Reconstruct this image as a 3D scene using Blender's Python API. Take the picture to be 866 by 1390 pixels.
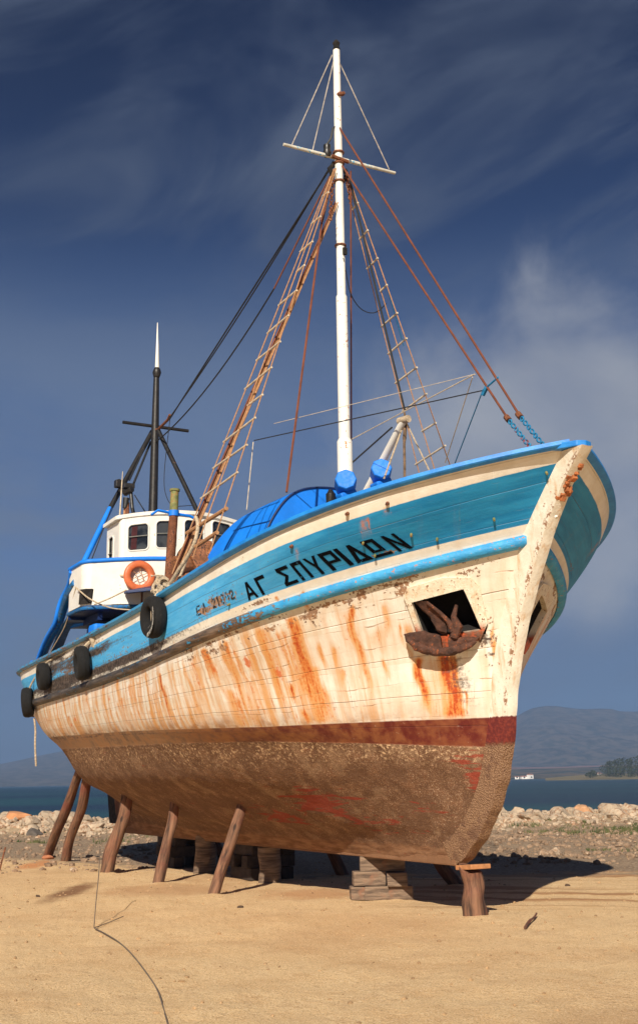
import bpy, bmesh, math, random
import numpy as np
from mathutils import Vector, Matrix, noise
R=math.radians
random.seed(7); rng=np.random.default_rng(7)
for o in list(bpy.data.objects): bpy.data.objects.remove(o)
S=bpy.context.scene
COL=S.collection

# ------------------------------------------------------------------ camera
F=1600.0; YAW=R(27.2); PITCH=math.atan((1060-695)/F); ROLL=R(0.9)
d0=np.array([-math.cos(YAW),math.sin(YAW),0]); r0=np.array([math.sin(YAW),math.cos(YAW),0]); u0=np.array([0,0,1.])
cd=d0*math.cos(PITCH)+u0*math.sin(PITCH); cu_=-d0*math.sin(PITCH)+u0*math.cos(PITCH)
cr=r0*math.cos(ROLL)-cu_*math.sin(ROLL); cu=cu_*math.cos(ROLL)+r0*math.sin(ROLL)
CC=np.array([12.24,-8.28,1.6])
cam=bpy.data.cameras.new('camera'); co=bpy.data.objects.new('camera',cam); COL.objects.link(co)
cam.sensor_fit='VERTICAL'; cam.sensor_height=36; cam.lens=F/1390*36
cam.clip_start=0.1; cam.clip_end=60000
M=Matrix(((cr[0],cu[0],-cd[0],CC[0]),(cr[1],cu[1],-cd[1],CC[1]),(cr[2],cu[2],-cd[2],CC[2]),(0,0,0,1)))
co.matrix_world=M; S.camera=co

# ------------------------------------------------------------------ light
SUNV=Vector((1.3,-1.02,1.0)).normalized()      # towards the sun
SUN_EL=math.asin(SUNV.z); SUN_AZ=math.atan2(SUNV.x,SUNV.y)
sun=bpy.data.lights.new('sun','SUN'); so=bpy.data.objects.new('sun',sun); COL.objects.link(so)
sun.energy=4.8; sun.angle=R(0.53); sun.color=(1.0,0.90,0.75)
so.rotation_euler=SUNV.to_track_quat('Z','Y').to_euler()
S.view_settings.view_transform='Standard'; S.view_settings.look='None'
S.view_settings.exposure=0.5; S.view_settings.gamma=1; S.view_settings.use_curve_mapping=False

# node helpers -------------------------------------------------------------
class NT:
    def __init__(s,nt): s.nt=nt; s.nt.nodes.clear()
    def n(s,t,**k):
        x=s.nt.nodes.new(t)
        for a,b in k.items(): setattr(x,a,b)
        return x
    def l(s,a,b): s.nt.links.new(a,b)
    def put(s,sock,v):
        if hasattr(v,'links') or isinstance(v,bpy.types.NodeSocket): s.l(v,sock)
        elif isinstance(v,(tuple,list)):
            sock.default_value=tuple(v)+((1,) if len(v)==3 and sock.type=='RGBA' else ())
        else: sock.default_value=v
    def m(s,op,a,b=None,c=None,clamp=False):
        x=s.n('ShaderNodeMath',operation=op,use_clamp=clamp); s.put(x.inputs[0],a)
        if b is not None: s.put(x.inputs[1],b)
        if c is not None: s.put(x.inputs[2],c)
        return x.outputs[0]
    def vm(s,op,a,b=None):
        x=s.n('ShaderNodeVectorMath',operation=op); s.put(x.inputs[0],a)
        if b is not None: s.put(x.inputs[1],b)
        return x.outputs['Value'] if op in('DOT_PRODUCT','LENGTH','DISTANCE') else x.outputs[0]
    def noise(s,vec,scale,detail=4,rough=.55,dist=0):
        x=s.n('ShaderNodeTexNoise'); 
        if vec is not None: s.l(vec,x.inputs['Vector'])
        x.inputs['Scale'].default_value=scale;x.inputs['Detail'].default_value=detail;x.inputs['Roughness'].default_value=rough;x.inputs['Distortion'].default_value=dist
        return x.outputs[0]
    def vor(s,vec,scale,feature='F1',out='Distance'):
        x=s.n('ShaderNodeTexVoronoi',feature=feature); s.l(vec,x.inputs['Vector']); x.inputs['Scale'].default_value=scale
        return x.outputs[out]
    def mr(s,v,a,b,c=0.,d=1.,smooth=True):
        x=s.n('ShaderNodeMapRange',interpolation_type='SMOOTHSTEP' if smooth else 'LINEAR'); s.put(x.inputs[0],v)
        for i,q in enumerate((a,b,c,d)): s.put(x.inputs[i+1],q)
        return x.outputs[0]
    def mix(s,f,a,b,mode='MIX'):
        x=s.n('ShaderNodeMix',data_type='RGBA',blend_type=mode); s.put(x.inputs[0],f); s.put(x.inputs[6],a); s.put(x.inputs[7],b)
        return x.outputs[2]
    def xyz(s,v):
        x=s.n('ShaderNodeSeparateXYZ'); s.l(v,x.inputs[0]); return x.outputs
    def comb(s,a,b,c=0.):
        x=s.n('ShaderNodeCombineXYZ'); 
        for i,q in enumerate((a,b,c)): s.put(x.inputs[i],q)
        return x.outputs[0]
    def obj(s): return s.n('ShaderNodeTexCoord').outputs['Object']
    def pos(s): return s.n('ShaderNodeNewGeometry').outputs['Position']
    def uv(s,name):
        x=s.n('ShaderNodeUVMap'); x.uv_map=name; return x.outputs[0]
    def at(s,name):
        x=s.n('ShaderNodeAttribute',attribute_name=name); return x.outputs['Fac']
    def bump(s,h,strength=.5,dist=.02,prev=None):
        x=s.n('ShaderNodeBump'); s.put(x.inputs['Height'],h); x.inputs['Strength'].default_value=strength;x.inputs['Distance'].default_value=dist
        if prev is not None: s.l(prev,x.inputs['Normal'])
        return x.outputs[0]
    def out(s,col,rough=.6,metal=0.,nrm=None,alpha=None,spec=.5):
        b=s.n('ShaderNodeBsdfPrincipled'); s.put(b.inputs['Base Color'],col); s.put(b.inputs['Roughness'],rough); s.put(b.inputs['Metallic'],metal)
        b.inputs['Specular IOR Level'].default_value=spec
        if nrm is not None: s.l(nrm,b.inputs['Normal'])
        if alpha is not None: s.put(b.inputs['Alpha'],alpha)
        o=s.n('ShaderNodeOutputMaterial'); s.l(b.outputs[0],o.inputs[0]); return b
def mat(name):
    m=bpy.data.materials.new(name); m.use_nodes=True; return m,NT(m.node_tree)

# ------------------------------------------------------------------ sky
W=bpy.data.worlds.new('World'); S.world=W; W.use_nodes=True; k=NT(W.node_tree)
sky=k.n('ShaderNodeTexSky',sky_type='NISHITA',sun_disc=False); sky.sun_elevation=SUN_EL; sky.sun_rotation=SUN_AZ
sky.altitude=0; sky.air_density=1.0; sky.dust_density=0.6; sky.ozone_density=2.0
D=k.n('ShaderNodeTexCoord').outputs['Generated']; dx,dy,dz=k.xyz(D)
col=k.mix(1.0,sky.outputs[0],(0.31,0.46,0.76),'MULTIPLY')
# deep, polarised upper sky
up=k.mr(dz,0.18,0.62); col=k.mix(up,col,k.mix(1.0,col,(0.24,0.25,0.32),'MULTIPLY'))
rightv=tuple(r0); ri=k.vm('DOT_PRODUCT',D,rightv)
# thin streaked veil high up
v1=k.comb(k.m('MULTIPLY',ri,2.2),k.m('MULTIPLY',k.m('SUBTRACT',dz,k.m('MULTIPLY',ri,0.28)),6.5),0.3)
w1=k.noise(v1,1.5,5,.55,.6); veil=k.m('MULTIPLY',k.mr(w1,.42,.74),k.mr(dz,.28,.44)); veil=k.m('MULTIPLY',veil,.85)
col=k.mix(veil,col,(1.25,1.6,2.45))
# soft low cloud bank
v2=k.comb(k.m('MULTIPLY',ri,3.0),k.m('MULTIPLY',dz,7.5),1.7)
w2=k.noise(v2,1.3,6,.55,.3); low=k.m('MULTIPLY',k.mr(w2,.36,.66),k.m('SUBTRACT',1.0,k.mr(dz,.2,.46)))
col=k.mix(k.m('MULTIPLY',low,.85),col,(2.1,2.5,3.3))
w5=k.noise(k.comb(k.m('MULTIPLY',ri,1.6),k.m('MULTIPLY',dz,4.0),7.7),1.6,5,.5,.4)
broad=k.m('MULTIPLY',k.mr(dz,.46,.24),k.mr(dz,.02,.13)); broad=k.m('MULTIPLY',broad,k.mr(w5,.30,.66,.30,.85))
col=k.mix(broad,col,(2.05,2.9,4.6))
# heaped cloud at the right
cx=k.m('SUBTRACT',ri,0.20); cz=k.m('SUBTRACT',dz,0.26)
dd=k.m('SQRT',k.m('ADD',k.m('MULTIPLY',k.m('MULTIPLY',cx,cx),1.1),k.m('MULTIPLY',k.m('MULTIPLY',cz,cz),1.6)))
w3=k.noise(k.comb(ri,dz,2.0),9,7,.58,.2)
cum=k.mr(k.m('ADD',dd,k.m('MULTIPLY',k.m('SUBTRACT',w3,.5),.26)),.22,.08)
w4=k.noise(k.comb(ri,k.m('MULTIPLY',dz,1.6),5.0),5,5,.5,.3)
col=k.mix(k.m('MULTIPLY',cum,k.mr(w4,.25,.75,.45,.95)),col,k.mix(w4,(3.4,3.8,4.7),(6.2,6.4,6.8)))
# grey-blue murk by the horizon
hz=k.mr(dz,.19,.0); col=k.mix(k.m('MULTIPLY',hz,.72),col,(1.10,1.50,2.25))
bg=k.n('ShaderNodeBackground'); k.l(col,bg.inputs[0]); bg.inputs[1].default_value=0.05
wo=k.n('ShaderNodeOutputWorld'); k.l(bg.outputs[0],wo.inputs[0])

# ------------------------------------------------------------------ placing helpers
def ray(p): return cd+cr*((p[0]-433)/F)-cu*((p[1]-695)/F)
def at(px,py,ax,v):
    q=ray((px,py)); t=(v-CC[ax])/q[ax]; return CC+q*t
def pr(P):
    v=np.asarray(P,float)-CC; z=v@cd; return 433+F*(v@cr)/z,695-F*(v@cu)/z
def prn(P):
    v=P-CC; z=v@cd; return np.stack([433+F*(v@cr)/z,695-F*(v@cu)/z],-1)

# ------------------------------------------------------------------ object helpers
def link(o,parent=None):
    COL.objects.link(o)
    if parent is not None: o.parent=parent
    return o
def meshobj(name,V,Fc,m,parent=None,smooth=False,uv=None,off=None):
    V=np.asarray(V,float)
    if parent is not None:
        p=parent; o=Vector((0,0,0))
        while p is not None: o+=p.location; p=p.parent
        V=V-np.array(o)
    me=bpy.data.meshes.new(name); me.from_pydata([tuple(v) for v in V],[],[tuple(int(i) for i in f) for f in Fc]); me.update()
    if smooth: me.polygons.foreach_set('use_smooth',[True]*len(me.polygons))
    if m is not None: me.materials.append(m)
    return link(bpy.data.objects.new(name,me),parent)
def tag(o,label=None,cat=None,group=None,kind=None):
    if label:o['label']=label
    if cat:o['category']=cat
    if group:o['group']=group
    if kind:o['kind']=kind
    return o
def empty(name,loc,label,cat,group=None):
    o=bpy.data.objects.new(name,None); o.location=loc; o.empty_display_size=.3; COL.objects.link(o); tag(o,label,cat,group); return o
def shade_auto(o,ang=35):
    me=o.data; bm=bmesh.new(); bm.from_mesh(me)
    for f in bm.faces: f.smooth=True
    for e in bm.edges: e.smooth = not (len(e.link_faces)==2 and e.calc_face_angle(0)>R(ang))
    bm.to_mesh(me); bm.free(); return o
class MB:
    def __init__(s): s.V=[];s.F=[]
    def add(s,V,Fc):
        n=len(s.V); s.V+= [tuple(v) for v in V]; s.F+=[tuple(i+n for i in f) for f in Fc]; return s
    def box(s,c,size,rot=None,taper=0):
        c=np.array(c,float);h=np.array(size,float)/2
        v=np.array([(x,y,z) for z in(-1,1) for y in(-1,1) for x in(-1,1)])*h
        if taper: v[4:,:2]*=(1-taper)
        if rot is not None: v=v@np.array(rot.to_3x3()).T
        return s.add(v+c,[(0,2,3,1),(4,5,7,6),(0,1,5,4),(2,6,7,3),(0,4,6,2),(1,3,7,5)])
    def tube(s,pts,r,n=8,cap=True):
        P=[np.array(p,float) for p in pts]; rs=r if hasattr(r,'__len__') else [r]*len(P)
        T=[]
        for i in range(len(P)):
            a=P[min(i+1,len(P)-1)]-P[max(i-1,0)]; T.append(a/max(np.linalg.norm(a),1e-9))
        ref=np.array([0,0,1.]) if abs(T[0][2])<.9 else np.array([1.,0,0])
        u=np.cross(T[0],ref);u/=np.linalg.norm(u); V=[]
        for i,p in enumerate(P):
            u=u-T[i]*(u@T[i]);u/=np.linalg.norm(u);w=np.cross(T[i],u)
            for j in range(n):
                a=2*math.pi*j/n; V.append(p+(u*math.cos(a)+w*math.sin(a))*rs[i])
        Fc=[(i*n+j,i*n+(j+1)%n,(i+1)*n+(j+1)%n,(i+1)*n+j) for i in range(len(P)-1) for j in range(n)]
        if cap: Fc+=[tuple(range(n))[::-1],tuple((len(P)-1)*n+j for j in range(n))]
        return s.add(V,Fc)
    def rope(s,a,b,r=.01,sag=0,n=6,seg=10):
        a=np.array(a,float);b=np.array(b,float)
        return s.tube([a+(b-a)*t-np.array([0,0,sag*4*t*(1-t)]) for t in np.linspace(0,1,seg if sag else 2)],r,n)
    def prism(s,poly,axis,a,b):
        # polygon (list of 2-tuples) extruded along axis between a and b
        def P(q,v):
            if axis==0:return (v,q[0],q[1])
            if axis==1:return (q[0],v,q[1])
            return (q[0],q[1],v)
        n=len(poly); V=[P(q,a) for q in poly]+[P(q,b) for q in poly]
        return s.add(V,[tuple(range(n))[::-1],tuple(range(n,2*n))]+[(i,(i+1)%n,n+(i+1)%n,n+i) for i in range(n)])
    def torus(s,c,Rr,r,axis,n=28,m=10,sq=1.0):
        c=np.array(c,float);ax=np.array(axis,float);ax/=np.linalg.norm(ax)
        u=np.cross(ax,[0,0,1.]); u=u/np.linalg.norm(u) if np.linalg.norm(u)>.01 else np.array([1.,0,0]); w=np.cross(ax,u);V=[]
        for i in range(n):
            a=2*math.pi*i/n; e=u*math.cos(a)+w*math.sin(a)
            for j in range(m):
                b=2*math.pi*j/m; cb,sb=math.cos(b),math.sin(b)
                cb=math.copysign(abs(cb)**.7,cb);sb=math.copysign(abs(sb)**.7,sb)
                V.append(c+e*(Rr+r*cb)+ax*r*sb*sq)
        return s.add(V,[(i*m+j,((i+1)%n)*m+j,((i+1)%n)*m+(j+1)%m,i*m+(j+1)%m) for i in range(n) for j in range(m)])
    def build(s,name,m,parent=None,smooth=False,bevel=0,auto=None):
        o=meshobj(name,s.V,s.F,m,parent)
        bm=bmesh.new();bm.from_mesh(o.data);bmesh.ops.recalc_face_normals(bm,faces=bm.faces)
        if bevel: bmesh.ops.bevel(bm,geom=list(bm.edges),offset=bevel,segments=2,affect='EDGES',profile=.6)
        bm.to_mesh(o.data);bm.free()
        if smooth or auto: shade_auto(o,auto or 40)
        return o
# ------------------------------------------------------------------ materials
def simple(name,c,rough=.5,metal=0,var=.25,scale=6,bump=.15,c2=None,amt=.5,bd=.01,stain=None):
    m,k=mat(name); o=k.pos(); n1=k.noise(o,scale,6,.6); n2=k.noise(o,scale*5,4,.6)
    base=k.mix(k.mr(n1,.3,.7),tuple(x*(1-var) for x in c),tuple(min(1,x*(1+var*.5)) for x in c))
    if c2: base=k.mix(k.mr(k.m('ADD',n2,k.m('MULTIPLY',n1,.6)),1.02-amt*.4,1.12-amt*.4),base,c2)
    k.out(base,k.mr(n2,.2,.8,max(0,rough-.12),min(1,rough+.12)),metal,k.bump(n2,bump,bd)); return m
MWHITE=simple('white_paint',(.78,.76,.70),.38,c2=(.42,.22,.10),amt=.12,var=.1,scale=3)
MMAST=simple('mast_paint',(.80,.79,.74),.35,c2=(.45,.16,.05),amt=.22,var=.08,scale=4)
MBLUE=simple('bright_blue_paint',(.002,.20,.82),.62,var=.12,scale=4,c2=(.02,.12,.40),amt=.06,bump=.25)
MBLUEW=simple('worn_blue_paint',(.006,.12,.34),.45,var=.3,scale=3,c2=(.03,.07,.10),amt=.42)
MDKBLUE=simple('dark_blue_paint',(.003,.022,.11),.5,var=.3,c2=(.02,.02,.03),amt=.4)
MBLACK=simple('black_paint',(.016,.015,.015),.45,var=.3,c2=(.10,.05,.03),amt=.2)
MRUST=simple('rusty_iron',(.22,.075,.03),.85,var=.5,scale=9,c2=(.07,.03,.02),amt=.5,bump=.6)
MCABLE=simple('rusty_cable',(.17,.05,.022),.8,var=.3)
MDARKW=simple('dark_wire',(.02,.022,.025),.6)
MROPE=simple('orange_rope',(.44,.23,.11),.9,var=.3,scale=30,bump=.5)
MPALEROPE=simple('pale_rope',(.50,.40,.28),.95,var=.4,scale=30,bump=.6)
MBLUEROPE=simple('blue_rope',(.01,.20,.42),.8,var=.4,scale=30)
MRUNG=simple('pale_wood_rung',(.62,.52,.38),.7,var=.3,scale=12)
MGREENISH=simple('weathered_pipe',(.20,.22,.07),.7,c2=(.28,.12,.04),amt=.5,var=.4,scale=10)
MRUBBER=simple('black_rubber',(.0045,.0045,.005),.95,var=.4,scale=14,bump=.5,c2=(.05,.035,.025),amt=.15)
MORANGE=simple('orange_buoy',(.60,.14,.045),.5,var=.2,scale=8,c2=(.35,.09,.04),amt=.2)
MNET=simple('dark_net',(.018,.016,.016),.95,var=.6,scale=14,bump=1,bd=.05,c2=(.09,.05,.03),amt=.35)
MDARK=simple('dark_interior',(.012,.009,.008),.9)
MDECK=simple('deck_wood',(.22,.17,.12),.8,var=.4,scale=4)
m,k=mat('window_glass'); n=k.noise(k.pos(),2.5,3); k.out(k.mix(k.mr(n,.4,.6),(.006,.008,.012),(.05,.055,.06)),.08,0,None,None,.7); MGLASS=m
m,k=mat('log_wood'); o=k.obj(); x,y,z=k.xyz(o)
g=k.noise(k.comb(k.m('MULTIPLY',x,14),k.m('MULTIPLY',y,14),k.m('MULTIPLY',z,1.6)),1,7,.65,.5); g2=k.noise(o,1.7,4)
c_=k.mix(k.mr(g,.32,.66),(.035,.018,.012),(.25,.125,.07)); c_=k.mix(k.mr(g2,.42,.68),c_,k.mix(g,(.10,.03,.018),(.24,.075,.045)))
kn=k.vor(k.comb(k.m('MULTIPLY',x,5),k.m('MULTIPLY',y,5),k.m('MULTIPLY',z,2.2)),1); c_=k.mix(k.mr(kn,.16,.08),c_,(.035,.018,.012))
k.out(c_,.85,0,k.bump(g,.9,.02)); MLOG=m
m,k=mat('timber_block'); o=k.obj(); x,y,z=k.xyz(o)
g=k.noise(k.comb(k.m('MULTIPLY',x,2.2),k.m('MULTIPLY',y,2.2),k.m('MULTIPLY',z,22)),1.2,7,.65,.4); g2=k.noise(o,3,4)
c_=k.mix(k.mr(g,.3,.7),(.07,.045,.032),(.29,.20,.135)); c_=k.mix(k.mr(g2,.58,.72),c_,(.25,.12,.07)); k.out(c_,.9,0,k.bump(g,.8,.012)); MTIMBER=m

# hull paint ---------------------------------------------------------------
def hull_material():
    m,k=mat('hull_paint'); uk=k.uv('bands'); um=k.uv('metres'); X,K,_=k.xyz(uk); _,T,_=k.xyz(um)
    P=k.pos(); rust=k.at('rust'); peel=k.at('peel'); grime=k.at('grime')
    nbig=k.noise(P,.9,4); nmid=k.noise(P,5,6,.62); nf=k.noise(P,22,6,.65); nff=k.noise(P,70,3,.6)
    Kw=k.m('ADD',K,k.m('MULTIPLY',k.m('SUBTRACT',nmid,.5),.035)) 
    # long planks: noise stretched along the boat
    al=k.noise(k.comb(k.m('MULTIPLY',X,1.3),k.m('MULTIPLY',T,9),0),1.6,6,.62)
    pl=k.n('ShaderNodeTexBrick'); pl.offset=.37; pl.offset_frequency=2; k.l(k.comb(k.m('ADD',k.at('fall'),k.m('MULTIPLY',nmid,.10)),k.m('ADD',T,k.m('ADD',k.m('MULTIPLY',nbig,.09),k.m('MULTIPLY',nmid,.022)))),pl.inputs[0])
    pl.inputs['Scale'].default_value=1; pl.inputs['Brick Width'].default_value=.62; pl.inputs['Row Height'].default_value=.135
    pl.inputs['Mortar Size'].default_value=.0045; pl.inputs['Mortar Smooth'].default_value=.6; pl.inputs['Bias'].default_value=0
    pl.inputs['Color1'].default_value=(0.35,.35,.35,1);pl.inputs['Color2'].default_value=(.65,.65,.65,1);pl.inputs['Mortar'].default_value=(.5,.5,.5,1)
    seam=pl.outputs['Fac']; btone=k.xyz(pl.outputs['Color'])[0]
    # long strake seams only
    tt=k.m('ABSOLUTE',k.m('SUBTRACT',k.m('FRACT',k.m('DIVIDE',k.m('ADD',T,k.m('MULTIPLY',nbig,.03)),.27)),.5)); strake=k.mr(tt,.482,.499)
    # vertical run noise
    FL=k.at('fall'); run=k.noise(k.comb(k.m('MULTIPLY',FL,6),k.m('MULTIPLY',T,.7),3),1.3,6,.62,.3)
    run2=k.noise(k.comb(k.m('MULTIPLY',FL,20),k.m('MULTIPLY',T,1.6),9),1.2,5,.6,.3)
    # white
    wh=k.mix(k.mr(nmid,.3,.7),(.72,.68,.59),(.84,.81,.74)); wh=k.mix(k.mr(btone,.35,.65,0,.35),wh,(.62,.50,.33)); 
    stain=k.m('MULTIPLY',k.mr(run,.40,.64),k.mr(nbig,.34,.60,.4,1)); 
    isw=k.m('MULTIPLY',k.mr(Kw,8.0,7.6),1.0)
    aft=k.mr(X,1.0,-3.0)
    wh=k.mix(k.m('MULTIPLY',k.m('MULTIPLY',stain,isw),k.mr(aft,0,1,.30,1.0)),wh,(.60,.285,.085)); wh=k.mix(k.m('MULTIPLY',k.m('MULTIPLY',k.mr(run2,.55,.75),isw),k.mr(aft,0,1,.1,.55)),wh,(.34,.19,.10))
    # blue
    bl=k.mix(k.mr(al,.3,.7),(.055,.35,.70),(.11,.46,.80)); bl=k.mix(k.mr(nf,.6,.75,0,.5),bl,(.20,.48,.62))
    bowshade=k.mr(X,-2.5,.8); bl=k.mix(bowshade,bl,k.mix(k.mr(al,.3,.7),(.006,.18,.41),(.02,.27,.54)))  # bow blue darkened: shade of the overhanging flare put into the colour
    isblue=k.m('MULTIPLY',k.mr(Kw,8.985,9.01),k.mr(Kw,10.01,9.985))
    paint=k.mix(isblue,wh,bl)
    # green bleed in the blue band under bolts
    paint=k.mix(k.m('MULTIPLY',k.mr(run2,.62,.75),k.m('MULTIPLY',isblue,.22)),paint,(.14,.20,.10))
    # rub strip zone a little darker right beneath the rubbing strake
    # boot top
    fade=k.mr(k.m('ADD',X,k.m('MULTIPLY',k.m('SUBTRACT',nmid,.5),4)),-5.4,-2.0)
    red=k.mix(k.mr(nmid,.35,.7),(.10,.010,.011),(.16,.022,.020)); red=k.mix(k.mr(nf,.66,.72),red,(.6,.5,.42)); red=k.mix(k.mr(run2,.6,.75),red,(.16,.05,.035))
    dirty=k.mix(k.mr(nmid,.35,.65),(.16,.09,.055),(.38,.25,.15)); boot=k.mix(fade,dirty,red)
    isboot=k.mr(Kw,6.02,5.99); paint=k.mix(isboot,paint,boot)
    # damp dirt above the boot top, stronger aft
    dz_=k.m('MULTIPLY',k.mr(K,6.55,6.0),k.mr(X,1.5,-3,.35,1)); paint=k.mix(k.m('MULTIPLY',dz_,k.mr(nmid,.35,.65,.1,.9)),paint,(.30,.13,.045))
    # rust runs from attribute
    gate=k.mr(K,5.98,6.12); wash=k.m('MULTIPLY',k.m('MULTIPLY',k.mr(k.m('ADD',rust,k.m('MULTIPLY',k.m('SUBTRACT',run,.5),1.2)),.06,.75),.9),gate)
    wash=k.m('MULTIPLY',wash,k.m('SUBTRACT',1.0,k.m('MULTIPLY',isblue,.75))); paint=k.mix(wash,paint,(.66,.33,.11))
    rr_=k.m('ADD',rust,k.m('ADD',k.m('MULTIPLY',k.m('SUBTRACT',run2,.5),2.0),k.m('MULTIPLY',k.m('SUBTRACT',nf,.5),1.5)))
    ru=k.m('MULTIPLY',k.mr(rr_,.48,.95),gate); paint=k.mix(k.m('MULTIPLY',ru,.85),paint,(.58,.17,.035))
    ru2=k.m('MULTIPLY',k.mr(rr_,.92,1.22),gate); paint=k.mix(k.m('MULTIPLY',ru2,.9),paint,(.42,.055,.015))
    # small random rust nail spots
    sp=k.vor(k.comb(k.m('MULTIPLY',X,2.3),k.m('MULTIPLY',T,2.3),0),1); spm=k.m('MULTIPLY',k.mr(k.m('ADD',sp,k.m('MULTIPLY',k.m('SUBTRACT',nf,.5),.34)),.14,.06),k.mr(Kw,6.1,6.5)); spm=k.m('MULTIPLY',spm,k.mr(Kw,7.95,7.7))
    paint=k.mix(k.m('MULTIPLY',spm,.85),paint,(.60,.13,.025))
    # peeled paint down to primer / wood
    pe=k.mr(k.m('ADD',k.m('ADD',k.m('MULTIPLY',al,.42),k.m('MULTIPLY',nf,.58)),k.m('MULTIPLY',peel,.17)),.672,.69); pe=k.m('MULTIPLY',pe,k.mr(Kw,6.05,6.2))
    prim=k.mix(k.mr(nmid,.35,.65),(.40,.23,.13),(.26,.17,.12)); prim=k.mix(k.mr(nf,.55,.7),prim,(.10,.07,.055))
    paint=k.mix(pe,paint,prim)
    gr=k.mr(k.m('ADD',grime,k.m('MULTIPLY',k.m('SUBTRACT',k.m('ADD',k.m('MULTIPLY',al,.5),k.m('MULTIPLY',nf,.5)),.5),2.6)),.28,.8)
    paint=k.mix(gr,paint,k.mix(k.mr(nf,.4,.65),(.028,.022,.020),(.13,.10,.085)))
    # seams
    seamw=k.m('MULTIPLY',k.m('MULTIPLY',seam,k.m('MULTIPLY',k.mr(nmid,.44,.62,.05,.85),k.mr(nbig,.36,.58,.25,1))),k.mr(Kw,8.9,8.0,.25,1)); seamw=k.m('MULTIPLY',seamw,k.mr(K,6.0,6.1))
    paint=k.mix(k.m('MULTIPLY',seamw,.8),paint,(.36,.20,.10))
    paint=k.mix(k.m('MULTIPLY',k.m('MULTIPLY',strake,k.m('MULTIPLY',k.mr(al,.40,.62,.05,.8),k.mr(nbig,.35,.6,.2,1))),k.mr(K,6.,6.1)),paint,(.20,.15,.11))
    # edge lines between colours
    # fouled bottom
    isbot=k.mr(k.m('ADD',Kw,k.m('MULTIPLY',k.m('SUBTRACT',nf,.5),.12)),5.02,4.97)
    bn=k.vor(P,55); bn2=k.vor(P,120); pat=k.noise(P,2.2,5,.6); enc=k.m('ADD',k.m('MULTIPLY',k.mr(bn,.0,.6,1,0),.6),k.m('MULTIPLY',k.mr(bn2,0,.6,1,0),.4))
    bc=k.mix(k.mr(enc,.2,.8),(.13,.066,.036),(.43,.25,.14)); bc=k.mix(k.mr(nmid,.4,.7,0,.35),bc,(.34,.17,.09))
    crust=k.m('MULTIPLY',k.mr(K,3.9,4.8),k.mr(nf,.5,.68)); bc=k.mix(crust,bc,(.72,.50,.30))
    bc=k.mix(k.m('MULTIPLY',k.m('MULTIPLY',k.mr(nff,.57,.64),k.mr(nmid,.42,.58,.1,1)),.7),bc,(.62,.46,.31))
    bc=k.mix(k.m('MULTIPLY',k.mr(pat,.48,.62),.5),bc,(.155,.082,.046)); bc=k.mix(k.m('MULTIPLY',k.mr(pat,.45,.34),.28),bc,(.46,.31,.19)); bc=k.mix(k.m('MULTIPLY',strake,k.mr(nmid,.4,.6,.1,.7)),bc,(.10,.055,.035)); bc=k.mix(k.m('MULTIPLY',k.mr(nff,.40,.32),.6),bc,(.09,.045,.025)); keelz=k.mr(K,1.5,.4); wood=k.mix(k.mr(al,.35,.65),(.17,.075,.035),(.36,.20,.11)); bc=k.mix(k.m('MULTIPLY',k.mr(k.m('ADD',keelz,k.m('SUBTRACT',nmid,.5)),.45,.8),.75),bc,wood)
    redp=k.mr(k.m('ADD',k.noise(k.comb(k.m('MULTIPLY',X,1.2),k.m('MULTIPLY',T,4.5),5),1.7,6,.66,.5),k.m('MULTIPLY',k.at('redbot'),.2)),.66,.72)
    bc=k.mix(k.m('MULTIPLY',redp,.8),bc,(.27,.040,.022))
    paint=k.mix(isbot,paint,bc)
    h=k.m('ADD',k.m('MULTIPLY',isbot,k.m('ADD',k.m('MULTIPLY',enc,.5),k.m('ADD',k.m('MULTIPLY',nff,.35),k.m('MULTIPLY',nf,.8)))),k.m('MULTIPLY',k.m('SUBTRACT',1.,isbot),k.m('ADD',k.m('MULTIPLY',nf,.10),k.m('ADD',k.m('MULTIPLY',pe,-.22),k.m('MULTIPLY',al,.25)))))
    h=k.m('ADD',h,k.m('MULTIPLY',seamw,-.5)); h=k.m('ADD',h,k.m('MULTIPLY',k.m('MULTIPLY',strake,k.m('SUBTRACT',1.,isbot)),-.6)); h=k.m('ADD',h,k.m('MULTIPLY',nmid,.5))
    rg=k.mix(isbot,k.mix(k.m('MAXIMUM',pe,gr),(.42,.42,.42),(.8,.8,.8)),(.95,.95,.95))
    k.out(paint,k.xyz(rg)[0],0,k.bump(h,.7,.018),None,.25)
    return m
MHULL=hull_material()
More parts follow.
